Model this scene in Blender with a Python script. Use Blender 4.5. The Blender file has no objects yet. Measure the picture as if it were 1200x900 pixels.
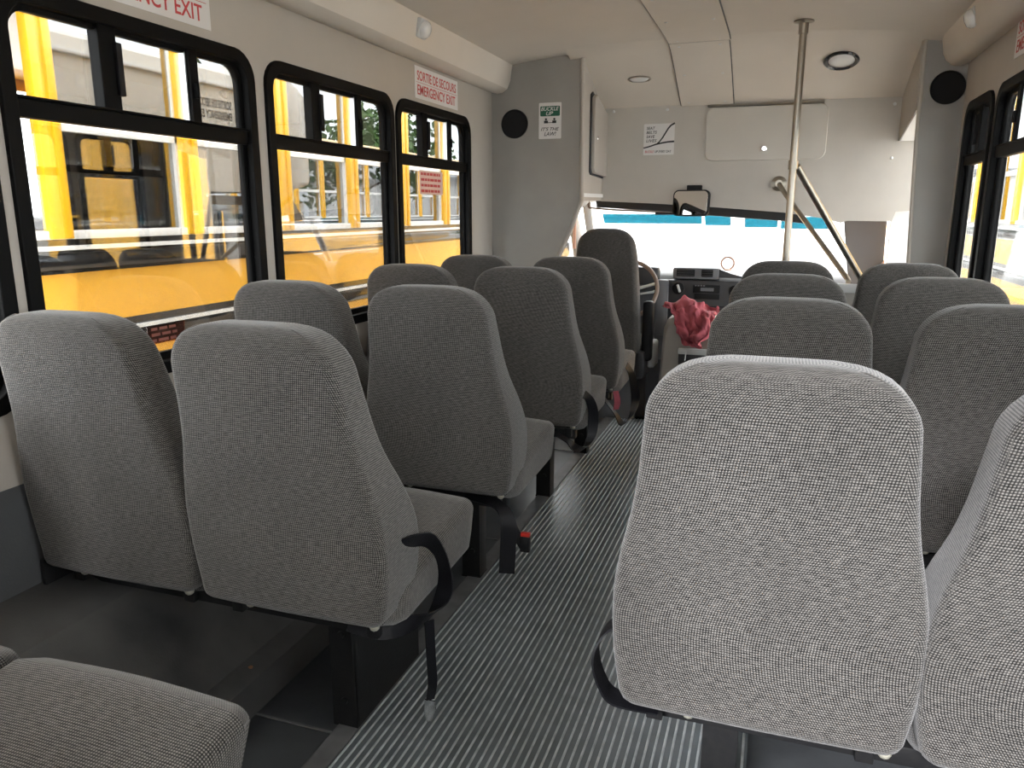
import bpy, bmesh, math, random
from mathutils import Vector, Matrix
random.seed(7)
C = bpy.context.scene.collection
PI = math.pi

# ------------------------------------------------------------------ materials
def nmat(name):
    m = bpy.data.materials.new(name); m.use_nodes = True
    nt = m.node_tree; nt.nodes.clear()
    out = nt.nodes.new('ShaderNodeOutputMaterial')
    return m, nt, out

def pbr(name, col, rough=.5, metal=0., noise=0., nscale=20., bump=0., bscale=200., spec=.5, coat=0., dark=None, coords='Object'):
    m, nt, out = nmat(name)
    b = nt.nodes.new('ShaderNodeBsdfPrincipled')
    b.inputs['Base Color'].default_value = (*col, 1)
    b.inputs['Roughness'].default_value = rough
    b.inputs['Metallic'].default_value = metal
    b.inputs['Specular IOR Level'].default_value = spec
    b.inputs['Coat Weight'].default_value = coat
    nt.links.new(b.outputs[0], out.inputs[0])
    tc = nt.nodes.new('ShaderNodeTexCoord')
    if noise > 0:
        n = nt.nodes.new('ShaderNodeTexNoise'); n.inputs['Scale'].default_value = nscale
        n.inputs['Detail'].default_value = 6
        nt.links.new(tc.outputs[coords], n.inputs['Vector'])
        r = nt.nodes.new('ShaderNodeValToRGB')
        d = dark if dark else tuple(c * (1 - noise) for c in col)
        r.color_ramp.elements[0].position = .3; r.color_ramp.elements[1].position = .7
        r.color_ramp.elements[0].color = (*d, 1)
        r.color_ramp.elements[1].color = (*[min(1, c * (1 + noise * .5)) for c in col], 1)
        nt.links.new(n.outputs['Fac'], r.inputs[0]); nt.links.new(r.outputs[0], b.inputs['Base Color'])
    if bump > 0:
        n2 = nt.nodes.new('ShaderNodeTexNoise'); n2.inputs['Scale'].default_value = bscale
        n2.inputs['Detail'].default_value = 3
        nt.links.new(tc.outputs[coords], n2.inputs['Vector'])
        bp = nt.nodes.new('ShaderNodeBump'); bp.inputs['Strength'].default_value = bump
        bp.inputs['Distance'].default_value = .002
        nt.links.new(n2.outputs['Fac'], bp.inputs['Height']); nt.links.new(bp.outputs[0], b.inputs['Normal'])
    return m

def glass_mat(name, tint=(.93, .95, .95), refl=.06, rough=.0, ior=1.5, edge=.6):
    """transparent pane that mirrors a little, more at grazing angles"""
    m, nt, out = nmat(name)
    t = nt.nodes.new('ShaderNodeBsdfTransparent'); t.inputs[0].default_value = (*tint, 1)
    g = nt.nodes.new('ShaderNodeBsdfGlossy'); g.inputs['Roughness'].default_value = rough
    lw = nt.nodes.new('ShaderNodeFresnel'); lw.inputs['IOR'].default_value = ior
    ma = nt.nodes.new('ShaderNodeMath'); ma.operation = 'MULTIPLY_ADD'
    ma.inputs[1].default_value = edge; ma.inputs[2].default_value = refl; ma.use_clamp = True
    mx = nt.nodes.new('ShaderNodeMixShader')
    nt.links.new(lw.outputs[0], ma.inputs[0]); nt.links.new(ma.outputs[0], mx.inputs[0])
    nt.links.new(t.outputs[0], mx.inputs[1]); nt.links.new(g.outputs[0], mx.inputs[2])
    nt.links.new(mx.outputs[0], out.inputs[0])
    return m

def fabric_mat(name, light, dark, pitch=.0042, warm=.12):
    """woven upholstery: light dots of thread over a dark warp, in metric UVs"""
    m, nt, out = nmat(name)
    b = nt.nodes.new('ShaderNodeBsdfPrincipled'); b.inputs['Roughness'].default_value = .92
    b.inputs['Specular IOR Level'].default_value = .15
    b.inputs['Sheen Weight'].default_value = .25
    nt.links.new(b.outputs[0], out.inputs[0])
    uv = nt.nodes.new('ShaderNodeUVMap'); uv.uv_map = 'UVMap'
    # slight wobble so that the weave is not machine perfect
    nz = nt.nodes.new('ShaderNodeTexNoise'); nz.inputs['Scale'].default_value = 14; nz.inputs['Detail'].default_value = 4
    nt.links.new(uv.outputs[0], nz.inputs['Vector'])
    vm = nt.nodes.new('ShaderNodeVectorMath'); vm.operation = 'SCALE'; vm.inputs[3].default_value = .004
    nt.links.new(nz.outputs['Color'], vm.inputs[0])
    va = nt.nodes.new('ShaderNodeVectorMath'); va.operation = 'ADD'
    nt.links.new(uv.outputs[0], va.inputs[0]); nt.links.new(vm.outputs[0], va.inputs[1])
    sp = nt.nodes.new('ShaderNodeSeparateXYZ'); nt.links.new(va.outputs[0], sp.inputs[0])
    def wave(sock, k):
        a = nt.nodes.new('ShaderNodeMath'); a.operation = 'MULTIPLY'; a.inputs[1].default_value = k
        s = nt.nodes.new('ShaderNodeMath'); s.operation = 'SINE'
        c = nt.nodes.new('ShaderNodeMath'); c.operation = 'MULTIPLY_ADD'; c.inputs[1].default_value = .5; c.inputs[2].default_value = .5
        nt.links.new(sock, a.inputs[0]); nt.links.new(a.outputs[0], s.inputs[0]); nt.links.new(s.outputs[0], c.inputs[0])
        return c.outputs[0]
    k = 2 * PI / pitch
    wx, wy = wave(sp.outputs[0], k), wave(sp.outputs[1], k)
    mu = nt.nodes.new('ShaderNodeMath'); mu.operation = 'MULTIPLY'
    nt.links.new(wx, mu.inputs[0]); nt.links.new(wy, mu.inputs[1])
    pw = nt.nodes.new('ShaderNodeMath'); pw.operation = 'POWER'; pw.inputs[1].default_value = .85
    nt.links.new(mu.outputs[0], pw.inputs[0])
    # thread irregularity and broad wear
    n2 = nt.nodes.new('ShaderNodeTexNoise'); n2.inputs['Scale'].default_value = 260; n2.inputs['Detail'].default_value = 2
    mp = nt.nodes.new('ShaderNodeMapping'); mp.inputs['Scale'].default_value = (.25, 1, 1)
    nt.links.new(uv.outputs[0], mp.inputs[0]); nt.links.new(mp.outputs[0], n2.inputs['Vector'])
    ad = nt.nodes.new('ShaderNodeMath'); ad.operation = 'MULTIPLY_ADD'; ad.inputs[1].default_value = .7; ad.inputs[2].default_value = -.32
    nt.links.new(n2.outputs['Fac'], ad.inputs[0])
    a2 = nt.nodes.new('ShaderNodeMath'); a2.operation = 'ADD'; a2.use_clamp = True
    nt.links.new(pw.outputs[0], a2.inputs[0]); nt.links.new(ad.outputs[0], a2.inputs[1])
    n3 = nt.nodes.new('ShaderNodeTexNoise'); n3.inputs['Scale'].default_value = 7; n3.inputs['Detail'].default_value = 5
    nt.links.new(uv.outputs[0], n3.inputs['Vector'])
    wr = nt.nodes.new('ShaderNodeValToRGB')
    wr.color_ramp.elements[0].position = .3; wr.color_ramp.elements[1].position = .72
    wr.color_ramp.elements[0].color = (*[c * (1 - warm) for c in light], 1)
    wr.color_ramp.elements[1].color = (*[c * (1 + warm * .6) for c in light], 1)
    nt.links.new(n3.outputs['Fac'], wr.inputs[0])
    mx = nt.nodes.new('ShaderNodeMix'); mx.data_type = 'RGBA'
    mx.inputs[6].default_value = (*dark, 1)
    nt.links.new(a2.outputs[0], mx.inputs[0]); nt.links.new(wr.outputs[0], mx.inputs[7])
    nt.links.new(mx.outputs[2], b.inputs['Base Color'])
    bp = nt.nodes.new('ShaderNodeBump'); bp.inputs['Strength'].default_value = .35; bp.inputs['Distance'].default_value = .0012
    nt.links.new(a2.outputs[0], bp.inputs['Height']); nt.links.new(bp.outputs[0], b.inputs['Normal'])
    return m

M = {}
M['fabric'] = fabric_mat('woven_grey_fabric', (.230, .216, .200), (.005, .0047, .0044))
M['wall'] = pbr('beige_wall_vinyl', (.46, .42, .37), .55, noise=.04, nscale=6, bump=.15, bscale=300)
M['ceil'] = pbr('pale_ceiling_vinyl', (.68, .62, .545), .6, noise=.03, nscale=5, bump=.2, bscale=240)
M['frontp'] = pbr('beige_grey_front_vinyl', (.54, .508, .458), .55, noise=.04, nscale=8, bump=.3, bscale=400)
M['greyp'] = pbr('grey_bulkhead_vinyl', (.33, .315, .29), .6, noise=.05, nscale=8, bump=.4, bscale=400)
M['hatch'] = pbr('hatch_vinyl', (.57, .538, .484), .5, noise=.03, nscale=6, bump=.15, bscale=300)
M['darkwall'] = pbr('charcoal_wall_vinyl', (.085, .088, .092), .55, noise=.15, nscale=9, bump=.3, bscale=200)
M['black'] = pbr('black_aluminium', (.005, .005, .005), .5, spec=.08)
M['rubber'] = pbr('black_rubber', (.008, .008, .009), .6, spec=.25)
M['blackmetal'] = pbr('black_powder_coat', (.009, .009, .010), .45, noise=.5, nscale=60, spec=.3, dark=(.016, .016, .016), bump=.2)
M['floor'] = pbr('ribbed_dark_rubber', (.12, .137, .145), .30, noise=.25, nscale=12, bump=.1)
M['rib'] = pbr('highlit_rubber_rib', (.46, .49, .50), .34, noise=.35, nscale=25)  # lighter rib colour paints in the highlight along each ridge
M['tile'] = pbr('smooth_black_floor_rubber', (.06, .064, .068), .30, noise=.45, nscale=5, dark=(.032, .034, .037), bump=.1)
M['strip'] = pbr('worn_grey_edge_strip', (.14, .14, .14), .45, noise=.3, nscale=14)
M['well'] = pbr('dusty_wheel_well_rubber', (.075, .073, .07), .42, noise=.9, nscale=4, dark=(.03, .031, .033), bump=.2)
M['belt'] = pbr('black_belt_webbing', (.006, .006, .008), .5, spec=.25, bump=.3, bscale=900)
M['steel'] = pbr('stainless_steel', (.40, .365, .31), .32, metal=1., noise=.08, nscale=30)
M['chrome'] = pbr('bright_chrome', (.8, .8, .8), .12, metal=1.)
M['alu'] = pbr('satin_aluminium', (.75, .76, .76), .38, metal=.6)
M['redb'] = pbr('red_button', (.5, .03, .02), .4)
M['foam'] = pbr('yellow_foam', (.55, .36, .10), .9, noise=.4, nscale=200)
M['clear'] = pbr('cloudy_plastic_cap', (.30, .29, .24), .3)
M['glass'] = glass_mat('window_glass', (.78, .79, .79), .03, .0, 1.5, .45)
M['clearglass'] = glass_mat('clear_cab_glass', (.98, .985, .985), .02, .0, 1.5, .4)
M['signw'] = pbr('white_sign_vinyl', (.74, .72, .70), .45)
M['signred'] = pbr('red_sign_ink', (.55, .06, .06), .5)
M['signblk'] = pbr('black_sign_ink', (.02, .02, .02), .5)
M['signgrn'] = pbr('green_sign_ink', (.01, .11, .06), .5)
M['lens'] = pbr('clear_lamp_lens', (.75, .75, .74), .12, spec=.9)
M['speaker'] = pbr('black_speaker_cloth', (.008, .008, .009), .9, bump=.5, bscale=900)
M['dash'] = pbr('grey_dash_plastic', (.13, .135, .145), .5, bump=.2, bscale=500)
M['dashd'] = pbr('dark_dash_plastic', (.03, .031, .034), .45, bump=.15, bscale=500)
M['cover'] = pbr('taupe_engine_cover', (.30, .275, .25), .6, noise=.08, nscale=5, bump=.2, bscale=300)
M['pale'] = pbr('pale_grey_plastic', (.55, .56, .56), .45)
M['wheel'] = pbr('brown_grey_wheel_rim', (.19, .14, .115), .4)
M['pink'] = pbr('pink_fabric', (.40, .085, .11), .85, noise=.25, nscale=18, bump=.4, bscale=150)
M['mirror'] = pbr('mirror_glass', (.9, .9, .9), .02, metal=1.)
M['cream'] = pbr('cream_body_paint', (.80, .77, .70), .4, coat=.3, noise=.03, nscale=3)
M['yellow'] = pbr('school_bus_yellow', (.92, .48, .045), .35, coat=.4, noise=.03, nscale=3)
M['ybus'] = pbr('school_bus_yellow_post', (.86, .47, .012), .35, coat=.3)
M['gloss'] = pbr('gloss_black_rail', (.012, .012, .013), .12, spec=.6, coat=.6)
M['whitem'] = pbr('white_painted_sash', (.8, .8, .79), .35)
M['busglass'] = glass_mat('tinted_bus_glass', (.11, .115, .12), .42, .0, 1.5, .7)
M['seatgreen'] = pbr('school_seat_vinyl', (.05, .04, .035), .5)
M['concrete'] = pbr('pale_concrete', (.50, .49, .47), .8, noise=.15, nscale=.7, bump=.3, bscale=20)
M['leaf'] = pbr('leaf_green', (.06, .13, .025), .6, noise=.4, nscale=1.2)
M['bark'] = pbr('bark_brown', (.09, .065, .045), .9, noise=.4, nscale=8)
M['whitewall'] = pbr('white_render_wall', (.82, .82, .8), .7, noise=.04, nscale=.5)
M['roofgrey'] = pbr('grey_roof_metal', (.35, .36, .37), .5)
M['ashade'] = glass_mat('cyan_shade_band', (.12, .42, .50), .03)
M['ghost'] = glass_mat('faded_red_sticker', (.80, .50, .44), .05)
M['fadedink'] = pbr('faded_red_ink', (.30, .12, .09), .5)
M['pinkst'] = pbr('pale_pink_sticker', (.78, .55, .48), .5)
M['peach'] = pbr('peach_trim', (.60, .36, .28), .5)

# ------------------------------------------------------------------ mesh builder
class MB:
    def __init__(s, origin=(0, 0, 0)):
        s.bm = bmesh.new(); s.o = Vector(origin); s.uv = None
    def box(s, c, d, bevel=0., rot=None, seg=2):
        r = bmesh.ops.create_cube(s.bm, size=1)
        vs = r['verts']
        for v in vs: v.co = Vector((v.co.x * d[0], v.co.y * d[1], v.co.z * d[2]))
        if bevel > 0:
            es = list({e for v in vs for e in v.link_edges})
            rb = bmesh.ops.bevel(s.bm, geom=es, offset=min(bevel, min(d) * .49), segments=seg, profile=.6, affect='EDGES')
            vs = list({v for f in rb['faces'] for v in f.verts} | {v for v in vs if v.is_valid})
        mt = Matrix.Translation(Vector(c)) @ (rot.to_4x4() if rot else Matrix.Identity(4))
        for v in vs: v.co = mt @ v.co
        return vs
    def tube(s, pts, r, n=12, closed=False, caps=True):
        pts = [Vector(p) for p in pts]; rings = []
        N = len(pts); up0 = None
        rr_ = r if isinstance(r, (list, tuple)) else [r] * N
        for i, p in enumerate(pts):
            if closed: t = (pts[(i + 1) % N] - pts[i - 1])
            else: t = pts[min(i + 1, N - 1)] - pts[max(i - 1, 0)]
            t.normalize()
            if up0 is None:
                up0 = t.orthogonal().normalized()
            else:
                up0 = (up0 - t * up0.dot(t)).normalized()
            w = t.cross(up0)
            rings.append([s.bm.verts.new(p + (up0 * math.cos(2 * PI * k / n) + w * math.sin(2 * PI * k / n)) * rr_[i]) for k in range(n)])
        m = N if closed else N - 1
        for i in range(m):
            a, b = rings[i], rings[(i + 1) % N]
            for k in range(n):
                s.bm.faces.new((a[k], a[(k + 1) % n], b[(k + 1) % n], b[k]))
        if caps and not closed:
            s.bm.faces.new(rings[0][::-1]); s.bm.faces.new(rings[-1])
    def cyl(s, c, axis, r, h, n=32, bevel=0.):
        a = Vector(axis).normalized(); c = Vector(c)
        if bevel > 0:
            s.lathe(c, a, [(0, -h / 2), (r - bevel, -h / 2), (r, -h / 2 + bevel), (r, h / 2 - bevel), (r - bevel, h / 2), (0, h / 2)], n)
        else:
            s.lathe(c, a, [(0, -h / 2), (r, -h / 2), (r, h / 2), (0, h / 2)], n)
    def lathe(s, c, axis, prof, n=32, squash=None):
        a = Vector(axis).normalized(); c = Vector(c)
        u = a.orthogonal().normalized()
        if squash: u = Vector(squash[0]).normalized()
        w = a.cross(u)
        k2 = squash[1] if squash else 1.
        rings = []
        for (r, h) in prof:
            if r < 1e-6: rings.append([s.bm.verts.new(c + a * h)])
            else: rings.append([s.bm.verts.new(c + a * h + u * (r * math.cos(2 * PI * k / n)) + w * (r * k2 * math.sin(2 * PI * k / n))) for k in range(n)])
        for A, B in zip(rings, rings[1:]):
            for k in range(n):
                k1 = (k + 1) % n
                if len(A) == 1 and len(B) == 1: continue
                if len(A) == 1: s.bm.faces.new((A[0], B[k1], B[k]))
                elif len(B) == 1: s.bm.faces.new((A[k], A[k1], B[0]))
                else: s.bm.faces.new((A[k], A[k1], B[k1], B[k]))
    def loft(s, secs, cap=True, uvs=False):
        R = [[s.bm.verts.new(Vector(p)) for p in sec] for sec in secs]
        n = len(R[0])
        uvl = (s.bm.loops.layers.uv.get('UVMap') or s.bm.loops.layers.uv.new('UVMap')) if uvs else None
        if uvs:
            # metric uv: x around, y along
            us = []
            for sec in secs:
                q = [Vector(p) for p in sec]; acc = [0.]
                for k in range(n): acc.append(acc[-1] + (q[(k + 1) % n] - q[k]).length)
                mid = acc[-1] / 2
                us.append([a - mid for a in acc])
            vv = [0.]
            for A, B in zip(secs, secs[1:]):
                vv.append(vv[-1] + sum((Vector(p) - Vector(q)).length for p, q in zip(A, B)) / n + 1e-4)
        for i, (A, B) in enumerate(zip(R, R[1:])):
            for k in range(n):
                k1 = (k + 1) % n
                f = s.bm.faces.new((A[k], A[k1], B[k1], B[k]))
                if uvs:
                    for l, (uu, vw) in zip(f.loops, ((us[i][k], vv[i]), (us[i][k + 1], vv[i]), (us[i + 1][k + 1], vv[i + 1]), (us[i + 1][k], vv[i + 1]))):
                        l[uvl].uv = (uu, vw)
        if cap:
            s.bm.faces.new(R[0][::-1]); s.bm.faces.new(R[-1])
    def prism(s, poly, h0, h1, fn):
        """poly 2D extruded between h0 and h1; fn(a,b,h) -> 3D"""
        s.loft([[fn(a, b, h0) for a, b in poly], [fn(a, b, h1) for a, b in poly]])
    def ribbon(s, pts, wid, th=.0016, sub=6):
        """webbing strap: pts centre line, wid list of width vectors"""
        P = [Vector(p) for p in pts]; W = [Vector(w) for w in wid]
        def cr(A, i, t):
            n = len(A); p0, p1, p2, p3 = A[max(i - 1, 0)], A[i], A[i + 1], A[min(i + 2, n - 1)]
            return .5 * ((2 * p1) + (p2 - p0) * t + (2 * p0 - 5 * p1 + 4 * p2 - p3) * t * t + (3 * p1 - p0 - 3 * p2 + p3) * t ** 3)
        Q, V = [], []
        for i in range(len(P) - 1):
            for j in range(sub): Q.append(cr(P, i, j / sub)); V.append(cr(W, i, j / sub))
        Q.append(P[-1]); V.append(W[-1])
        secs = []
        for i in range(len(Q)):
            t = (Q[min(i + 1, len(Q) - 1)] - Q[max(i - 1, 0)]).normalized()
            nn = t.cross(V[i]).normalized() * th
            h = V[i] / 2
            secs.append([Q[i] - h - nn, Q[i] + h - nn, Q[i] + h + nn, Q[i] - h + nn])
        s.loft(secs)
    def build(s, name, mat, parent=None, smooth=None, loc=None):
        bm = s.bm
        bmesh.ops.recalc_face_normals(bm, faces=bm.faces)
        me = bpy.data.meshes.new(name)
        for v in bm.verts: v.co -= s.o
        bm.to_mesh(me); bm.free()
        me.materials.append(mat)
        if smooth is not None:
            for p in me.polygons: p.use_smooth = True
            me.set_sharp_from_angle(angle=math.radians(smooth))
        o = bpy.data.objects.new(name, me); C.objects.link(o)
        if parent: o.parent = parent
        elif s.o.length > 0: o.location = s.o
        return o

def thing(name, label, cat, loc=(0, 0, 0), group=None, kind=None):
    o = bpy.data.objects.new(name, None); C.objects.link(o); o.location = loc
    o.empty_display_size = .05
    if label: o['label'] = label
    if cat: o['category'] = cat
    if group: o['group'] = group
    if kind: o['kind'] = kind
    return o
def tag(o, label, cat, group=None):
    o['label'] = label; o['category'] = cat
    if group: o['group'] = group
    return o
def struct(o): o['kind'] = 'structure'; return o

def copy_tree(o, parent=None):
    c = o.copy(); C.objects.link(c)
    if parent: c.parent = parent
    for ch in o.children: copy_tree(ch, c)
    return c

def basis(o, u, v):
    u, v = Vector(u), Vector(v); n = u.cross(v); o = Vector(o)
    return Matrix(((u.x, v.x, n.x, o.x), (u.y, v.y, n.y, o.y), (u.z, v.z, n.z, o.z), (0, 0, 0, 1)))

def rr(x0, y0, x1, y1, r, n=6):
    pts = []
    for cx, cy, a0 in ((x1 - r, y0 + r, -PI / 2), (x1 - r, y1 - r, 0), (x0 + r, y1 - r, PI / 2), (x0 + r, y0 + r, PI)):
        for k in range(n + 1):
            a = a0 + PI / 2 * k / n
            pts.append((cx + r * math.cos(a), cy + r * math.sin(a)))
    return pts

def plate(name, outer, holes, th, mt, mat, parent=None, origin=(0, 0, 0), bevel=0.):
    """flat plate with holes, front face in the mt plane (n = 0), body behind it"""
    cu = bpy.data.curves.new('tmp', 'CURVE'); cu.dimensions = '2D'; cu.fill_mode = 'BOTH'
    for loop in [outer] + list(holes):
        sp = cu.splines.new('POLY'); sp.points.add(len(loop) - 1); sp.use_cyclic_u = True
        for p, (a, b) in zip(sp.points, loop): p.co = (a, b, 0, 1)
    cu.extrude = th / 2 - bevel; cu.bevel_depth = bevel; cu.bevel_resolution = 2
    if bevel: cu.offset = -bevel
    ob = bpy.data.objects.new('tmp', cu); C.objects.link(ob)
    bpy.context.view_layer.update()
    me = bpy.data.meshes.new_from_object(ob.evaluated_get(bpy.context.evaluated_depsgraph_get()))
    bpy.data.objects.remove(ob); bpy.data.curves.remove(cu)
    T = Matrix.Translation(-Vector(origin)) @ mt @ Matrix.Translation((0, 0, -th / 2))
    me.transform(T)
    me.materials.clear(); me.materials.append(mat)
    bm = bmesh.new(); bm.from_mesh(me); bmesh.ops.remove_doubles(bm, verts=bm.verts, dist=1e-5)
    bmesh.ops.recalc_face_normals(bm, faces=bm.faces); bm.to_mesh(me); bm.free()
    me.name = name
    o = bpy.data.objects.new(name, me); C.objects.link(o)
    if parent: o.parent = parent
    elif Vector(origin).length > 0: o.location = origin
    return o

def text(name, body, x0, y0, x1, y1, mt, mat, parent, origin=(0, 0, 0), shear=0., lift=.0006):
    """lettering stretched into the box x0..x1, y0..y1 of the mt plane"""
    cu = bpy.data.curves.new('tmp', 'FONT'); cu.body = body; cu.size = 1; cu.extrude = .02; cu.shear = shear
    cu.align_x = 'CENTER'; cu.offset = .012
    ob = bpy.data.objects.new('tmp', cu); C.objects.link(ob)
    bpy.context.view_layer.update()
    me = bpy.data.meshes.new_from_object(ob.evaluated_get(bpy.context.evaluated_depsgraph_get()))
    bpy.data.objects.remove(ob); bpy.data.curves.remove(cu)
    xs = [v.co.x for v in me.vertices]; ys = [v.co.y for v in me.vertices]
    ax, bx_, ay, by = min(xs), max(xs), min(ys), max(ys)
    for v in me.vertices:
        v.co = Vector((x0 + (v.co.x - ax) / (bx_ - ax) * (x1 - x0), y0 + (v.co.y - ay) / (by - ay) * (y1 - y0), lift + v.co.z * .01))
    me.transform(Matrix.Translation(-Vector(origin)) @ mt)
    me.materials.clear(); me.materials.append(mat); me.name = name
    o = bpy.data.objects.new(name, me); C.objects.link(o); o.parent = parent
    return o

# ------------------------------------------------------------------ key dimensions (metres, floor z=0, camera over x=y=0)
XL, XR = -1.58, .755          # inner faces of the side walls
YB, YR = 4.234, -.50           # bulkhead, rear wall
YF = 4.75                      # front wall over the windscreen
GZ = -.78                      # ground outside

# ------------------------------------------------------------------ floor
f = MB(); f.box(((XL + XR) / 2, (YR + 4.62) / 2, -.03), (XR - XL + .06, 4.62 - YR, .05)); o = f.build('floor', M['tile']); struct(o)
f = MB()
x = -.895; YA, YZ = YR, 4.6
f.box((-.445, (YA + YZ) / 2, -.002), (.91, YZ - YA, .006)); o = f.build('floor_rubber_runner', M['floor']); struct(o)
f = MB()
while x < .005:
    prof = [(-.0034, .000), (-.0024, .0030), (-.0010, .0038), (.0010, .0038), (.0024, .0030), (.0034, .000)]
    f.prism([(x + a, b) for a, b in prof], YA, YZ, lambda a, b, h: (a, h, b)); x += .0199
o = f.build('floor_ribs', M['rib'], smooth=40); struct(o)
f = MB()
f.box((-.93, (YA + YZ) / 2, .001), (.055, YZ - YA, .005), .002); o = f.build('trim_1', M['strip']); struct(o)
f = MB(); f.box((-.42, 4.60, .004), (1.35, .035, .016), .004); o = f.build('trim_2', M['black']); struct(o)
f = MB(); f.box((-.45, 6.02, .25), (2.0, .03, 1.1)); o = f.build('wall_firewall', M['dashd']); struct(o)
f = MB(); f.box((-.3, 5.35, -.28), (2.3, 1.5, .05)); o = f.build('floor_cab', M['dashd']); struct(o)
f = MB(); f.box((-.45, 4.60, -.15), (1.95, .03, .28)); o = f.build('trim_3', M['dashd']); struct(o)
# floor mat joints
for k, yy in enumerate((1.42, 2.62, 3.82)):
    f = MB(); f.box((-1.07, yy, .0005), (.22, .006, .004)); o = f.build('trim_%d' % (4 + k), M['strip']); struct(o)

# wheel housing along the left wall (row 1)
f = MB()
prof = [(XL, .0), (XL, .405), (-1.53, .40), (-1.42, .36), (-1.33, .27), (-1.275, .165), (-1.235, .115), (-1.195, .105), (-1.18, .095), (-1.18, 0)]
f.prism(prof, -.2, 1.93, lambda a, b, h: (a, h, b)); wh = f.build('wheel_well', M['well'], smooth=25); struct(wh)
f = MB(); f.cyl((-1.21, 1.45, .108), (0, 0, 1), .006, .004, 12); o = f.build('rivet', pbr('rust', (.3, .14, .07), .7), wh)

# ------------------------------------------------------------------ windows (openings)
Z0, Z1 = .815, 1.725
WL = [(-.44, .345), (.38, 1.235), (1.265, 2.12), (2.175, 3.04), (3.065, 3.895)]  # rearmost left window is out of view, added to let in skylight
WR = [(3.62, 4.12), (2.69, 3.565), (1.79, 2.64), (.89, 1.74), (-.01, .84)]
barsL = {0: (-.18, .10), 1: (.66, .98), 2: (1.573, 1.868), 3: (2.474, 2.775), 4: (3.367, 3.655)}
wn = [0]
def side_window(side, y0, y1, bars):
    wn[0] += 1
    x = XL if side < 0 else XR
    u = (0, 1, 0) if side < 0 else (0, -1, 0)
    A = (lambda y: y) if side < 0 else (lambda y: -y)
    lo, hi = sorted((A(y0), A(y1)))
    mt = basis((x, 0, 0), u, (0, 0, 1))
    w = thing('window_%d' % wn[0], None, None, (x, (y0 + y1) / 2, Z0), kind='structure'); org = w.location.copy()
    B = .036
    plate('window_frame', rr(lo, Z0, hi, Z1, .085), [rr(lo + B, Z0 + B, hi - B, Z1 - B, .06)], .058, mt @ Matrix.Translation((0, 0, .012)), M['black'], w, org, .003)
    # inner sash lip
    plate('window_sash', rr(lo + B - .004, Z0 + B - .004, hi - B + .004, Z1 - B + .004, .062), [rr(lo + B + .016, Z0 + B + .02, hi - B - .016, Z1 - B - .012, .05)], .02, mt @ Matrix.Translation((0, 0, -.012)), M['black'], w, org)
    def bar(nm, a0, a1, z0, z1, d0=-.036, d1=-.002, mat='black', bev=.003):
        m = MB(org)
        p0 = mt @ Vector((a0, z0, d0)); p1 = mt @ Vector((a1, z1, d1))
        c = (p0 + p1) / 2; d = [abs(p1[i] - p0[i]) for i in range(3)]
        m.box(c, d, bev); return m.build(nm, M[mat], w)
    bar('middle_rail', lo + .03, hi - .03, 1.452, 1.492)
    bar('rail_lip', lo + .03, hi - .03, 1.492, 1.498, -.02, .003)
    for i, yb in enumerate(bars):
        wd = .027 if i == 0 else .017
        b = A(yb)
        bar('mullion', b - wd, b + wd, 1.49, Z1 - .03)
        if i == 0:
            bar('pull_strip', b + (.016 if side < 0 else -.034), b + (.034 if side < 0 else -.016), 1.53, 1.655, -.01, .008, 'rubber')
        else:
            bar('latch', b - .006, b + .006, 1.56, 1.60, -.006, .008)
    if wn[0] in (3, 4): pass
    edges = [lo + B] + sorted(A(b) for b in bars) + [hi - B]
    def pane(a0, a1, z0, z1, dd=-.03):
        m = MB(org); p0 = mt @ Vector((a0, z0, dd)); p1 = mt @ Vector((a1, z1, dd + .004))
        m.box((p0 + p1) / 2, [abs(p1[i] - p0[i]) for i in range(3)]); return m.build('glass_pane', M['clearglass' if y1 < 1.24 else 'glass'], w)  # rear side panes made clear to brighten the near seats
    for a, b in zip(edges, edges[1:]): pane(a, b, 1.49, Z1 - B + .005)
    pane(lo + B - .005, hi - B + .005, Z0 + B - .005, 1.45)
    # bright stripe of the sash rail (silver edge on the sliding pane)
    if len(bars) > 1:
        b = A(bars[1]); s_ = -1 if side < 0 else 1
        bar('sash_edge', b + s_ * .020, b + s_ * .024, 1.50, Z1 - .045, -.03, -.012, 'alu', 0)
    return w
for i, (a, b) in enumerate(WL): side_window(-1, a, b, barsL[i])
for i, (a, b) in enumerate(WR): side_window(1, a, b, ((a + b) / 2,) if i == 0 else (b - .55 * (b - a) - .12, b - .3 * (b - a) + .0))

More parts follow.
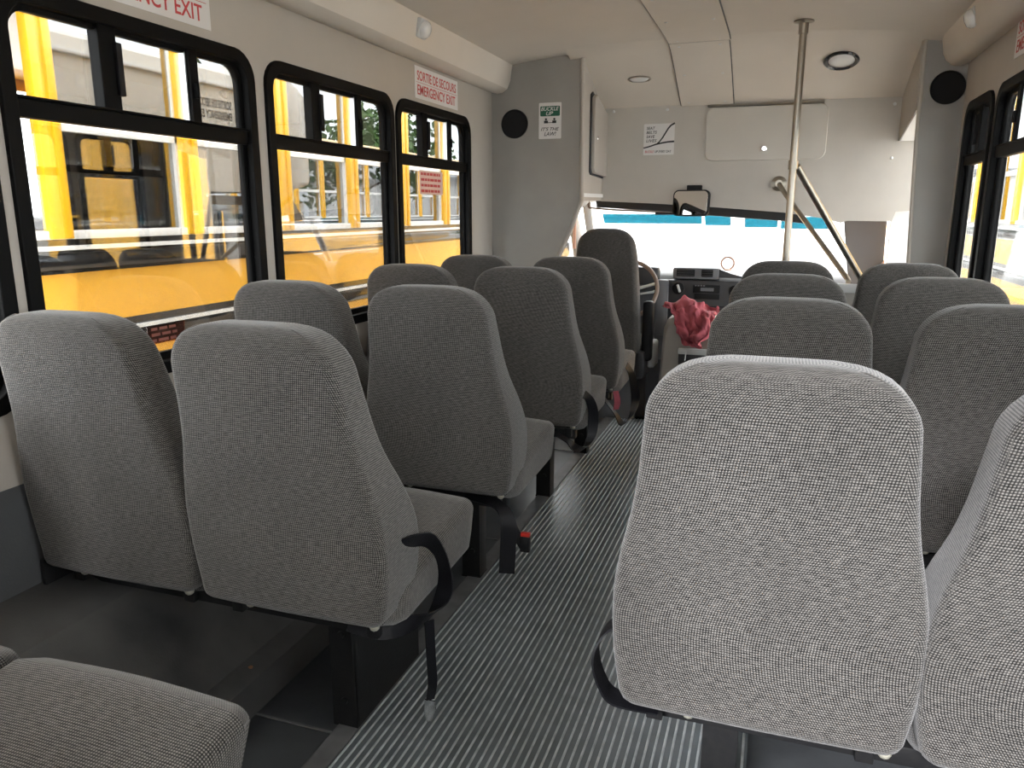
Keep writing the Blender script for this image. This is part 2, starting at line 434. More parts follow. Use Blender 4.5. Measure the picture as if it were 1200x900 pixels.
# ------------------------------------------------------------------ side walls
ZD = .65
def side_wall(side):
    x = XL if side < 0 else XR
    u = (0, 1, 0) if side < 0 else (0, -1, 0)
    A = (lambda y: y) if side < 0 else (lambda y: -y)
    mt = basis((x, 0, 0), u, (0, 0, 1))
    lo, hi = sorted((A(YR), A(YB)))
    holes = []
    for (a, b) in (WL if side < 0 else WR):
        p, q = sorted((A(a), A(b))); holes.append(rr(p + .004, Z0 + .004, q - .004, Z1 - .004, .082))
    nm = 'left' if side < 0 else 'right'
    o = plate('wall_' + nm, [(lo, ZD), (hi, ZD), (hi, 1.97), (lo, 1.97)], holes, .045, mt, M['wall']); struct(o)
    o = plate('wall_lower_' + nm, [(lo, -.0), (hi, -.0), (hi, ZD), (lo, ZD)], [], .045, mt @ Matrix.Translation((0, 0, .003)), M['darkwall']); struct(o)
    # outside skin
    elo, ehi = sorted((A(YR - .05), A(YB)))
    holes = []
    for (a, b) in (WL if side < 0 else WR):
        p, q = sorted((A(a), A(b))); holes.append(rr(p + .01, Z0 + .01, q - .01, Z1 - .01, .08))
    o = plate('wall_%s_outer_skin' % nm, [(elo, -.45), (ehi, -.45), (ehi, 2.08), (elo, 2.08)], holes, .008, mt @ Matrix.Translation((0, 0, -.045)), M['cream']); struct(o)
side_wall(-1); side_wall(1)
o = plate('wall_over_cab_skin_left', [(YB, 1.38), (4.80, 1.38), (4.80, 2.08), (YB, 2.08)], [], .008, basis((XL - .045, 0, 0), (0, 1, 0), (0, 0, 1)), M['cream']); struct(o)
o = plate('wall_over_door_skin_right', [(-4.80, 1.76), (-YB, 1.76), (-YB, 2.08), (-4.80, 2.08)], [], .008, basis((XR + .045, 0, 0), (0, -1, 0), (0, 0, 1)), M['cream']); struct(o)

# ------------------------------------------------------------------ ceiling with coves
def ceil_profile():
    left = [(XL, 1.895), (-1.545, 1.886), (-1.515, 1.89), (-1.487, 1.91), (-1.470, 1.95), (-1.458, 2.03)]
    n = 14; mid = []
    for k in range(1, n):
        t = k / n; xx = -1.458 + t * (.633 + 1.458)
        mid.append((xx, 2.033 + .052 * (1 - (2 * t - 1) ** 2) ** .8))
    right = [(.633, 2.03), (.645, 1.96), (.660, 1.93), (.69, 1.908), (.72, 1.903), (XR, 1.915)]
    return left, mid, right
L_, Mi_, R_ = ceil_profile()
YC = 3.93                                            # where the front part starts to slope down
def strip(name, prof, y0, y1, mat, up=.05, smooth=30):
    f = MB()
    f.prism(prof + [(a, 2.14) for a, b in prof[::-1]], y0, y1, lambda a, b, h: (a, h, b))
    return f.build(name, mat, smooth=smooth)
o = strip('ceiling', [(-1.458, 2.032)] + Mi_ + [(.633, 2.032)], YR, YB + .02 - .02, M['ceil']); struct(o)
f = MB(); f.prism(L_ + [(-1.40, 2.13), (XL, 2.13)], YR, YB, lambda a, b, h: (a, h, b)); o = f.build('trim_7', M['ceil'], smooth=30); struct(o); o.name = 'ceiling_cove_left'
f = MB(); f.prism(R_ + [(XR, 2.13), (.58, 2.13)], YR, YB, lambda a, b, h: (a, h, b)); o = f.build('ceiling_cove_right', M['ceil'], smooth=30); struct(o)
# front slope between the bulkheads
f = MB()
secs = []
for (yy, dz) in ((4.10, 0.), (4.18, -.012), (4.26, -.035), (4.40, -.085), (4.78, -.238)):
    pr = [(xx, 2.033 + .052 * (1 - (2 * t - 1) ** 2) ** .8 * (1 - (yy - 4.1) / .68 * .85) + dz + (yy - 4.1) / .68 * .036) for xx, t in [(-1.13 + k / 12 * 1.83, .16 + k / 12 * .84) for k in range(13)]]
    secs.append([(a, yy, b) for a, b in pr] + [(a, yy, 2.18) for a, b in pr[::-1]])
f.loft(secs); o = f.build('ceiling_front_slope', M['ceil'], smooth=30); struct(o)
# roof shell and drip rail
f = MB()
n = 20
arc = [(-1.645, 2.05)] + [(-.4125 - 1.2325 * math.cos(PI * k / n), 2.06 + .20 * math.sin(PI * k / n) ** .6) for k in range(1, n)] + [(.82, 2.05)]
inn = [(a * .985 - .006, b - .03) for a, b in arc[::-1]]
f.prism(arc + inn, YR - .05, 4.8, lambda a, b, h: (a, h, b)); o = f.build('ceiling_roof_shell', M['cream'], smooth=30); struct(o)
for k, (xx, s_) in enumerate(((-1.645, 1), (.82, -1))):
    f = MB(); f.box((xx, (YR + 5.0) / 2, 2.045), (.03, 5.0 - YR, .022), .006); o = f.build('trim_%d' % (7 + k), M['alu']); struct(o)
# rear wall behind the camera, unseen; window opening shaped to light the near seats
mt = basis((0, YR, 0), (-1, 0, 0), (0, 0, 1))
o = plate('wall_rear', [(-XR, 0), (-XL, 0), (-XL, 2.13), (-XR, 2.13)], [rr(-.66, 1.04, .46, 1.96, .09)], .05, mt, M['wall']); struct(o)
w = thing('window_20', None, None, (.07, YR, .72), kind='structure')
plate('window_frame', rr(-.68, 1.02, .48, 1.98, .1), [rr(-.64, 1.06, .44, 1.94, .07)], .06, mt @ Matrix.Translation((0, 0, .012)), M['black'], w, w.location)
m = MB(w.location); m.box((.10, YR - .03, 1.50), (1.13, .004, .93)); m.build('glass_pane', M['clearglass'], w)

# ------------------------------------------------------------------ bulkheads and front wall
mtB = basis((0, YB, 0), (1, 0, 0), (0, 0, 1))
top = [(-1.066, 2.085)] + [(-1.25, 2.075), (-1.458, 2.035)]
pl = [(XL, 0), (-1.36, 0), (-1.36, .55), (-1.25, .86), (-1.18, 1.006), (-1.115, 1.15), (-1.055, 1.31), (-1.060, 1.6), (-1.066, 2.10), (XL, 2.10)]
o = plate('wall_bulkhead_left', pl, [], .02, mtB, M['greyp']); struct(o)
pr_ = [(.60, 0), (XR, 0), (XR, 2.10), (.565, 2.10), (.572, 1.6), (.597, 1.0)]
o = plate('wall_bulkhead_right', pr_, [], .02, mtB, M['greyp']); struct(o)
f = MB()   # beige corner roll on each bulkhead edge
f.tube([(-1.062, YB - .001, 2.09), (-1.058, YB - .001, 1.6), (-1.053, YB - .001, 1.31), (-1.113, YB - .001, 1.15), (-1.178, YB - .001, 1.006), (-1.25, YB, .86), (-1.36, YB, .55)], .012, 10)
o = f.build('trim_9', M['wall'], smooth=40); struct(o)
f = MB(); f.tube([(.567, YB - .001, 2.08), (.572, YB - .001, 1.6), (.597, YB - .001, 1.0), (.6, YB, .05)], .009, 10); o = f.build('trim_10', M['wall'], smooth=40); struct(o)
# side cheeks between bulkhead and front wall
mt = basis((-1.060, 0, 0), (0, 1, 0), (0, 0, 1))
o = plate('wall_cheek_left', [(YB + .005, 1.31), (4.84, 1.315), (4.84, 1.84), (YB + .005, 2.09)], [], .02, mt, M['wall']); struct(o)
mt = basis((.555, 0, 0), (0, -1, 0), (0, 0, 1))
o = plate('wall_cheek_right', [(-YF, 1.62), (-YF, 1.84), (-YB - .005, 2.09), (-YB - .005, 1.72)], [], .02, mt, M['wall']); struct(o)
f = MB(); f.box((.66, 4.49, 1.67), (.2, .50, .02), .004, Matrix.Rotation(math.radians(-10), 3, 'X')); o = f.build('trim_11', M['whitem']); struct(o)
# front wall
mtF = basis((0, YF, 0), (1, 0, 0), (0, 0, 1))
pf = [(-1.06, 1.312), (-.75, 1.298), (-.394, 1.276), (0, 1.245), (.2, 1.215), (.307, 1.188), (.34, 1.20), (.565, 1.198), (.58, 1.25), (.74, 1.26), (.76, 1.86), (-1.06, 1.86)]
o = plate('wall_front', pf, [], .03, mtF, M['frontp']); struct(o); front = o
# header band under the front wall
f = MB()
hp = [(-1.10, 1.322), (-.75, 1.300), (-.394, 1.272), (0, 1.243), (.12, 1.228)]
secs = [[(a, 4.78, b + .01), (a, 4.80, b - .045), (a, 4.84, b - .047), (a, 4.84, b + .01)] for a, b in hp]
f.loft(secs); o = f.build('trim_12', M['dashd'], smooth=30); struct(o)

# overhead hatch door on the front wall
t = thing('hatch_door', 'large pale rounded access door with a chrome knob on front wall above windscreen', 'hatch', (-.11, YF, 1.56))
plate('door_panel', rr(-.455, 1.535, .197, 1.828, .045), [], .016, mtF @ Matrix.Translation((0, 0, .012)), M['hatch'], t, t.location, .005)
m = MB(t.location); m.cyl((-.128, YF - .02, 1.597), (0, 1, 0), .016, .022, 20, .004); m.build('knob', M['chrome'], t, 40)
m = MB(t.location); m.tube([(-.45, YF - .008, 1.838), (.17, YF - .008, 1.836)], .008, 8); m.build('hinge', M['steel'], t, 40)
# left cheek cabinet door
mt = basis((-1.060, 0, 0), (0, 1, 0), (0, 0, 1))
t = thing('cabinet_door', 'tall narrow beige cabinet door beside the left bulkhead, facing the aisle', 'cabinet door', (-1.06, 4.62, 1.46))
plate('door_panel', [(4.43, 1.49), (4.46, 1.465), (4.80, 1.455), (4.82, 1.48), (4.82, 1.79), (4.80, 1.81), (4.47, 1.89), (4.43, 1.87)], [], .03, mt @ Matrix.Translation((0, 0, .028)), M['wall'], t, t.location, .006)
m = MB(t.location); m.cyl((-1.030, 4.48, 1.66), (1, 0, 0), .011, .012, 14, .003); m.build('knob', M['chrome'], t, 40)
plate('door_gasket', [(4.41, 1.47), (4.44, 1.455), (4.80, 1.445), (4.80, 1.80), (4.45, 1.905), (4.41, 1.885)], [], .012, mt @ Matrix.Translation((0, 0, .008)), M['dashd'], t, t.location)

# screws
for p in ((-.996, YF - .001, 1.83), (-.68, YF - .001, 1.83), (.521, YF - .001, 1.81), (.532, YF - .001, 1.533)):
    m = MB(); m.lathe(p, (0, -1, 0), [(0, .004), (.006, .003), (.009, 0), (.0, -.001)], 12); m.build('screw', M['alu'], front, 40)

# ------------------------------------------------------------------ ceiling hatches
def cz(x, y):
    t = (x + 1.458) / 2.091
    if y <= 4.10: return 2.033 + .052 * (1 - (2 * t - 1) ** 2) ** .8
    t = .16 + (x + 1.13) / 1.83 * .84; k = (y - 4.1) / .68
    tab = ((4.10, 0.), (4.18, -.012), (4.26, -.035), (4.40, -.085), (4.78, -.238))
    for (a, da), (b, db) in zip(tab, tab[1:]):
        if y <= b + 1e-6:
            dz = da + (db - da) * (y - a) / (b - a); break
    return 2.033 + .052 * max(0, 1 - (2 * t - 1) ** 2) ** .8 * (1 - k * .85) + dz + k * .036
def ceiling_panel(x0, x1, y0, y1, label, nscr):
    t = thing('ceiling_panel', label, 'panel', ((x0 + x1) / 2, (y0 + y1) / 2, cz((x0 + x1) / 2, (y0 + y1) / 2)))
    m = MB(t.location); secs = []
    ny = 10
    for j in range(ny + 1):
        yy = y0 + (y1 - y0) * j / ny
        a = [(x0 + (x1 - x0) * k / 4, yy, cz(x0 + (x1 - x0) * k / 4, yy) - .010) for k in range(5)]
        secs.append(a + [(q[0], q[1], q[2] + .012) for q in a[::-1]])
    m.loft(secs); m.build('panel_sheet', M['ceil'], t, 30)
    m = MB(t.location)
    e = .004
    loop = [(x0, y0), (x1, y0), (x1, y1), (x0, y1)]
    pts = []
    for (a, b), (c, d) in zip(loop, loop[1:] + loop[:1]):
        for k in range(12): 
            xx, yy = a + (c - a) * k / 12, b + (d - b) * k / 12
            pts.append((xx, yy, cz(xx, yy) - .004))
    m.tube(pts, .005, 6, True); m.build('panel_gasket', M['dashd'], t)
    for j in range(nscr):
        yy = y0 + .035 + (y1 - y0 - .07) * j / (nscr - 1)
        for xx in (x0 + .045, x1 - .045):
            p = Vector((xx, yy, cz(xx, yy) - .0105))
            m = MB(t.location); m.lathe(p, (0, 0, -1), [(0, .004), (.006, .003), (.009, 0), (.0, -.001)], 12); m.build('screw', M['alu'], t, 40)
ceiling_panel(-.60, -.305, 2.9, 4.145, 'flat rectangular ceiling access panel in the level part of the ceiling', 4)
ceiling_panel(-.60, -.31, 4.152, 4.745, 'smaller screwed ceiling panel on the front slope above the front wall', 3)

# lamps
t = thing('oval_lamp', 'small oblong chrome lamp recessed in the front ceiling slope', 'lamp', (-.80, 4.47, cz(-.8, 4.47)))
sl = math.atan2(cz(-.8, 4.42) - cz(-.8, 4.5), .08)
nrm = Vector((0, -math.sin(sl), -math.cos(sl)))
p = Vector(t.location)
m = MB(p); m.lathe(p, nrm, [(0, .0), (.062, 0), (.066, .006), (.060, .010), (.052, .006)], 32, ((1, 0, 0), .42)); m.build('lamp_bezel', M['steel'], t, 40)
m = MB(p); m.lathe(p, nrm, [(.052, .004), (.04, .014), (.0, .018)], 32, ((1, 0, 0), .40)); m.build('lamp_lens', M['lens'], t, 60)
p = Vector((.22, 4.40, cz(.22, 4.40))); t = thing('round_lamp', 'round ceiling lamp with a black rim right of the pole', 'lamp', p)
nrm = Vector((0, -math.sin(sl * .9), -math.cos(sl * .9)))
m = MB(p); m.lathe(p, nrm, [(0, 0), (.082, 0), (.084, .008), (.076, .014), (.062, .008)], 40); m.build('lamp_bezel', M['gloss'], t, 40)
m = MB(p); m.lathe(p, nrm, [(.062, .004), (.05, .012), (.03, .016), (0, .017)], 40); m.build('lamp_lens', M['lens'], t, 60)
def cove_lamp(p, side, label):
    t = thing('cove_lamp', label, 'lamp', p)
    p = Vector(p); n_ = Vector((side * .93, 0, -.36)).normalized()
    m = MB(p); m.box(p, (.02, .085, .075), .008, Matrix.Rotation(side * .30, 3, 'Y')); m.build('lamp_base', M['pale'], t, 40)
    m = MB(p); m.lathe(p + n_ * .01, n_, [(.0, 0), (.036, 0), (.034, .014), (.024, .024), (0, .028)], 24); m.build('lamp_lens', M['lens'], t, 60)
cove_lamp((-1.462, 3.10, 1.985), 1, 'small clear courtesy lamp on the left ceiling cove')
cove_lamp((.648, 3.62, 1.985), -1, 'small clear courtesy lamp on the right ceiling cove')

# speakers
def speaker(c, r, label):
    t = thing('speaker', label, 'speaker', c); c = Vector(c)
    m = MB(c); m.lathe(c, (0, -1, 0), [(r * .86, 0), (r, 0), (r, .008), (r * .96, .012), (r * .86, .010)], 48); m.build('speaker_rim', M['rubber'], t, 40)
    m = MB(c); m.lathe(c, (0, -1, 0), [(r * .87, .0), (r * .87, .008), (r * .5, .012), (0, .013)], 48); m.build('speaker_grille', M['speaker'], t, 60)
speaker((-1.443, YB - .001, 1.724), .077, 'round black speaker on the grey left bulkhead')
speaker((.680, YB - .001, 1.812), .074, 'round black speaker on the grey right bulkhead')

# ------------------------------------------------------------------ signs
def exit_sign(mt, a0, a1, z0, z1, label, nm='exit_sign'):
    c = mt @ Vector(((a0 + a1) / 2, z0, 0))
    t = thing(nm, label, 'sign', c)
    plate('sign_plate', [(a0, z0), (a1, z0), (a1, z1), (a0, z1)], [], .0016, mt @ Matrix.Translation((0, 0, .002)), M['signw'], t, c)
    h = z1 - z0; w = a1 - a0; mm = mt @ Matrix.Translation((0, 0, .002))
    text('lettering', 'SORTIE DE SECOURS', a0 + .05 * w, z0 + .57 * h, a1 - .05 * w, z0 + .87 * h, mm, M['signred'], t, c)
    text('lettering', 'EMERGENCY EXIT', a0 + .05 * w, z0 + .12 * h, a1 - .07 * w, z0 + .44 * h, mm, M['signred'], t, c)
    m = MB(c)
    p0 = mm @ Vector((a0 + .03 * w, z0 + .5 * h, 0)); p1 = mm @ Vector((a1 - .03 * w, z0 + .51 * h, .001))
    m.box((p0 + p1) / 2, [max(.001, abs(p1[i] - p0[i])) for i in range(3)]); m.build('sign_rule', M['signred'], t)
mtL = basis((XL, 0, 0), (0, 1, 0), (0, 0, 1)); mtR = basis((XR, 0, 0), (0, -1, 0), (0, 0, 1))
exit_sign(mtL, 1.470, 1.948, 1.752, 1.888, 'white bilingual emergency exit sign above the nearest left window')
exit_sign(mtL, 3.262, 3.745, 1.744, 1.880, 'white bilingual emergency exit sign above the front left window')
exit_sign(mtR, -3.42, -2.94, 1.79, 1.93, 'white bilingual emergency exit sign above the right windows')
# outside lettering, mirrored in the glass of the school bus
mtX = basis((-1.634, 0, 0), (0, -1, 0), (0, 0, 1))
t = thing('wall_left_outer_lettering', None, None, (-1.634, 4.3, 1.85), kind='structure')
text('lettering', 'SORTIE DE SECOURS', -4.47, 1.905, -4.10, 1.955, mtX, M['signblk'], t, t.location)
text('lettering', 'EMERGENCY EXIT', -4.47, 1.835, -4.12, 1.885, mtX, M['signblk'], t, t.location)
# buckle up sign
c = Vector((-1.238, YB - .001, 1.64)); t = thing('buckle_up_sign', 'green and white buckle up sign on the left bulkhead beside the speaker', 'sign', c)
mb = mtB @ Matrix.Translation((0, 0, .001))
plate('sign_plate', rr(-1.303, 1.640, -1.176, 1.828, .005), [], .0016, mb @ Matrix.Translation((0, 0, .0012)), M['signw'], t, c)
m2 = mb @ Matrix.Translation((0, 0, .0014))
plate('green_field', rr(-1.295, 1.758, -1.184, 1.810, .006), [], .001, m2 @ Matrix.Translation((0, 0, .0006)), M['signgrn'], t, c)
m3 = m2 @ Matrix.Translation((0, 0, .0008))
text('lettering', 'BUCKLE', -1.291, 1.786, -1.190, 1.806, m3, M['signw'], t, c, .3)
text('lettering', 'UP', -1.262, 1.762, -1.222, 1.782, m3, M['signw'], t, c, .3)
text('lettering', "IT'S THE", -1.291, 1.682, -1.188, 1.700, m2, M['signblk'], t, c, .3)
text('lettering', 'LAW!', -1.272, 1.655, -1.204, 1.676, m2, M['signblk'], t, c, .3)
m = MB(c)
for sx in (-1.262, -1.215):
    q = m3 @ Vector((sx, 1.742, 0)); m.cyl(q, (0, 1, 0), .006, .002, 12)
    q = m3 @ Vector((sx, 1.728, 0)); m.box(q, (.022, .002, .014), 0)
q = m3 @ Vector((-1.2385, 1.724, 0)); m.box(q, (.05, .002, .003)); m.build('belt_figures', M['signblk'], t)
# seat belts save lives sign
c = Vector((-.72, YF - .001, 1.575)); t = thing('seat_belt_sign', 'white seat belt safety sign with a forked black line on front wall', 'sign', c)
a0, a1, z0, z1 = -.812, -.633, 1.577, 1.753
mf = mtF @ Matrix.Translation((0, 0, .001))
plate('sign_plate', rr(a0, z0, a1, z1, .003), [], .0016, mf @ Matrix.Translation((0, 0, .0012)), M['signw'], t, c)
m2 = mf @ Matrix.Translation((0, 0, .0014))
for k, wd in enumerate(('SEAT', 'BELTS', 'SAVE', 'LIVES')):
    z = z1 - .033 - k * .0235
    text('lettering', wd, a0 + .015, z, a0 + .015 + .0115 * len(wd) + .004, z + .0165, m2, M['signblk'], t, c, .2)
text('lettering', 'BUCKLE', a0 + .010, z0 + .012, a0 + .062, z0 + .026, m2, M['signred'], t, c, .2)
text('lettering', 'UP EVERY DAY', a0 + .068, z0 + .012, a0 + .165, z0 + .026, m2, M['signblk'], t, c, .2)
def curve_strip(m, pts, w0, w1, mt, zf):
    secs = []
    n = len(pts)
    for i, p in enumerate(pts):
        a = Vector(pts[max(i - 1, 0)]); b = Vector(pts[min(i + 1, n - 1)]); d = (b - a).normalized(); nn = Vector((-d.y, d.x)) * (w0 + (w1 - w0) * i / (n - 1)) / 2
        q = Vector(p)
        secs.append([mt @ Vector((q.x + nn.x, q.y + nn.y, zf)), mt @ Vector((q.x - nn.x, q.y - nn.y, zf)), mt @ Vector((q.x - nn.x, q.y - nn.y, zf + .0008)), mt @ Vector((q.x + nn.x, q.y + nn.y, zf + .0008))])
    m.loft(secs)
m = MB(c); W = a1 - a0; H_ = z1 - z0
curve_strip(m, [(a0 + W * u, z0 + H_ * v) for u, v in ((0, .23), (.1, .25), (.25, .29), (.4, .34), (.6, .38), (.8, .41), (1, .42))], .007, .010, m2, .0005)
curve_strip(m, [(a0 + W * u, z0 + H_ * v) for u, v in ((.42, .34), (.52, .42), (.62, .55), (.72, .72), (.8, .85), (.88, .94), (1, 1.0))], .007, .010, m2, .0005)
m.build('forked_line', M['signblk'], t)
# stickers on the glass
def glass_sticker(y0, y1, z0, z1, mat, ink, label, rows, lines=None):
    c = Vector((XL - .024, (y0 + y1) / 2, z0)); t = thing('window_sticker', label, 'sticker', c)
    mt = basis((XL - .0245, 0, 0), (0, 1, 0), (0, 0, 1))
    plate('sticker_sheet', [(y0, z0), (y1, z0), (y1, z1), (y0, z1)], [], .001, mt, mat, t, c)
    random.seed(3); m = MB(c)
    for k in range(rows):
        z = z1 - (k + .6) * (z1 - z0) / (rows + .2); y = y0 + .015
        while y < y1 - .03:
            l = random.uniform(.015, .04); l = min(l, y1 - .012 - y)
            m.box((XL - .0240, y + l / 2, z), (.001, l, (z1 - z0) / rows * .45)); y += l + .008
    m.build('fine_print', ink, t)
glass_sticker(1.625, 1.765, .895, .945, M['ghost'], M['fadedink'], 'small faded red instruction sticker low on the nearest left window', 3)
glass_sticker(3.34, 3.60, 1.330, 1.438, M['pinkst'], M['signred'], 'pink instruction sticker with red print on the front left window', 4)

# ------------------------------------------------------------------ double bus seats
def zprof(z, tab):
    for (a, va), (b, vb) in zip(tab, tab[1:]):
        if z <= b: return va + (vb - va) * (z - a) / (b - a)
    return tab[-1][1]
def smooth_tab(z, tab):
    # catmull-rom on the table
    n = len(tab)
    for i in range(n - 1):
        if z <= tab[i + 1][0] or i == n - 2:
            t = (z - tab[i][0]) / (tab[i + 1][0] - tab[i][0]); t = max(0, min(1, t))
            p0, p1, p2, p3 = tab[max(i - 1, 0)][1], tab[i][1], tab[i + 1][1], tab[min(i + 2, n - 1)][1]
            return .5 * (2 * p1 + (p2 - p0) * t + (2 * p0 - 5 * p1 + 4 * p2 - p3) * t * t + (3 * p1 - p0 - 3 * p2 + p3) * t ** 3)
HW = [(.455, .206), (.475, .215), (.53, .224), (.60, .228), (.67, .226), (.74, .214), (.80, .200), (.86, .190), (.92, .184), (.965, .180)]
TH = [(.455, .110), (.48, .135), (.54, .160), (.62, .165), (.70, .145), (.80, .112), (.90, .098), (1.0, .088), (1.06, .08)]
RY = [(.455, .078), (.50, .080), (.60, .072), (.70, .060), (.80, .044), (.90, .026), (1.0, .008), (1.06, .0)]
def back_mesh(cx):
    m = MB(); secs = []
    zt, rc = 1.055, .095
    zs = [.455, .458, .465, .475] + [.495 + k * .0275 for k in range(17)]
    zs += [zt - rc + rc * math.sin(a) for a in [k * PI / 2 / 9 for k in range(1, 10)]]
    zs = sorted(zs)
    for z in zs:
        hw = smooth_tab(min(z, .965), HW)
        if z > zt - rc:
            q = (z - (zt - rc)) / rc; q = min(q, 1)
            hw = hw - rc * 1.15 * (1 - math.sqrt(max(0, 1 - q * q)))
        th = smooth_tab(z, TH); ry = smooth_tab(z, RY)
        e = 0.
        if z > zt - .022: e = .022 * (1 - math.sqrt(max(0, 1 - ((z - zt + .022) / .022) ** 2)))
        if z < .470: e = .015 * (1 - math.sqrt(max(0, 1 - ((.470 - z) / .0151) ** 2)))
        y0, y1 = ry + e, ry + th - e
        if y1 - y0 < .012: c_ = (y0 + y1) / 2; y0, y1 = c_ - .006, c_ + .006
        hw2 = hw - e * .6
        r = min(.019, (y1 - y0) * .49)
        # rear panel is slightly crowned
        loop = rr(-hw2, y0, hw2, y1, r, 5)
        # seam detail: add points along the long faces
        pts = []
        for (a, b) in loop: pts.append((a, b))
        # starting from right/rear corner; insert points on the rear (b=y0) and front faces
        rear = [(-hw2 + r + (2 * hw2 - 2 * r) * k / 8, y0) for k in range(1, 8)]
        frnt = [(hw2 - r - (2 * hw2 - 2 * r) * k / 8, y1) for k in range(1, 8)]
        n6 = 6
        c0, c1, c2, c3 = pts[0:6], pts[6:12], pts[12:18], pts[18:24]
        # order: c0 right-rear, c1 right-front, c2 left-front, c3 left-rear
        crown = lambda a: .006 * (1 - (a / hw2) ** 2)
        seq = c0 + c1 + frnt + c2 + c3 + rear
        out = []
        for (a, b) in seq:
            if b < (y0 + y1) / 2: b -= crown(a) * .8
            else: b += crown(a) * .5 - (.012 * (1 - (a / hw2) ** 2) if .55 < z < .9 else 0)
            out.append((a + cx, b, z))
        secs.append(out)
    m.loft(secs, True, True)
    return m
def seam_mesh(cx):
    """welt cord round the rear panel of the backrest"""
    m = MB(); L, R = [], []
    zt, rc = 1.055, .095
    zs = [.475 + k * .035 for k in range(14)] + [zt - rc + (rc - .006) * math.sin(k * PI / 2 / 8) for k in range(9)]
    zs = sorted(z for z in zs if z < zt - .004)
    for z in zs:
        hw = smooth_tab(min(z, .965), HW)
        if z > zt - rc:
            q = min((z - (zt - rc)) / rc, 1); hw -= rc * 1.15 * (1 - math.sqrt(max(0, 1 - q * q)))
        y = smooth_tab(z, RY) + .006
        if z > zt - .022: y += .022 * (1 - math.sqrt(max(0, 1 - ((z - zt + .022) / .022) ** 2)))
        L.append((cx - hw + .0065, y, z)); R.append((cx + hw - .0065, y, z))
    m.tube(L + R[::-1], .0013, 6)
    return m
def cushion_mesh(cx, hw=.224):
    m = MB(); secs = []
    for k in range(15):
        t = k / 14; y = .120 + t * .450
        zt = .515 + .055 * t ** 1.2; zb = .420 + .015 * t
        if t > .5: pass
        e = 0
        if k == 0: e = .02
        if k == 1: e = .006
        if t > .9: e = .018 * ((t - .9) / .1) ** 2
        # front nose slopes under
        nose = max(0, (t - .86) / .14)
        r = .026
        loop = rr(-hw + e, zb + e + nose * .05, hw - e, zt - e * 1.1, min(r, .03), 5)
        c0, c1, c2, c3 = loop[0:6], loop[6:12], loop[12:18], loop[18:24]
        ax = hw - e - r
        b0, b1 = zb + e + nose * .05, zt - e * 1.1
        frn = [(ax - 2 * ax * j / 8, b1 + .008 * math.sin(PI * j / 8)) for j in range(1, 8)]
        rea = [(-ax + 2 * ax * j / 8, b0) for j in range(1, 8)]
        secs.append([(a + cx, y - (0.0 if b > (b0 + b1) / 2 else nose * .03), b) for a, b in c0 + c1 + frn + c2 + c3 + rea])
    m.loft(secs, True, True)
    return m
def cap_uv(o):
    # give cap faces of the upholstery metric uvs as well
    me = o.data; uv = me.uv_layers.active.data
    for p in me.polygons:
        if len(p.vertices) > 6:
            ax = max(range(3), key=lambda i: abs(p.normal[i])); ii = [i for i in range(3) if i != ax]
            for li in p.loop_indices:
                co = me.vertices[me.loops[li].vertex_index].co; uv[li].uv = (co[ii[0]], co[ii[1]])

def double_seat(side, label, belt=None):
    """side -1: wall seat to the left of the aisle seat, +1 to the right. Local origin: floor under the aisle seat, y=0 at the back's top"""
    t = thing('double_seat', label, 'bus seat', (0, 0, 0), group='double passenger seats')
    for cx in (0, side * .448):
        b = back_mesh(cx).build('backrest', M['fabric'], t, 50); cap_uv(b)
        seam_mesh(cx).build('welt_seam', M['fabric'], b, 60)
        s = cushion_mesh(cx).build('seat_cushion', M['fabric'], t, 45); cap_uv(s)
        # exposed foam corner and cloudy cap at the foot of the backrest
        m = MB(); m.box((cx - .208, .10, .495), (.012, .022, .045), .004); m.build('foam_edge', M['foam'], b)
        for dx in (-.10, .19):
            m = MB(); m.lathe((cx + dx, .095, .455), (0, -.5, -1), [(0, .010), (.006, .008), (.010, .003), (.010, -.01), (0, -.01)], 14); m.build('cap', M['clear'], b, 50)
    # steel frame under both cushions
    m = MB(); x0, x1 = sorted((-side * .18, side * .655))
    m.box(((x0 + x1) / 2, .19, .40), (x1 - x0, .035, .035), .004); m.box(((x0 + x1) / 2, .47, .41), (x1 - x0, .035, .035), .004)
    for xx in (-side * .15, side * .20, side * .26, side * .60): m.box((xx, .33, .405), (.03, .27, .03), .003)
    for xx in (-side * .16, side * .17, side * .30, side * .62): m.box((xx, .145, .45), (.028, .02, .10), .003)
    m.build('seat_frame', M['blackmetal'], t, 30)
    m = MB(); 
    xw = side * .672
    m.box((xw, .13, .40), (.012, .085, .13), .004); m.cyl((xw - side * .008, .12, .365), (1, 0, 0), .012, .012, 10)
    m.build('wall_bracket', M['blackmetal'], t, 30)
    return t
def pedestal_wide(t, x=-.045):
    m = MB()
    m.prism([(.345, 0), (.685, 0), (.685, .09), (.58, .395), (.28, .395), (.325, .35)], x + .027, x + .033, lambda a, b, h: (h, a, b))
    m.prism([(-.035, 0), (.033, 0), (.033, .335), (-.035, .355)], .341, .347, lambda a, b, h: (x + a, h, b))
    m.box((x, .42, .392), (.09, .30, .012), .002)
    m.cyl((x, .338, .255), (0, 1, 0), .009, .01, 12); m.cyl((x, .338, .075), (0, 1, 0), .009, .01, 12)
    return m.build('leg', M['blackmetal'], t, 30)
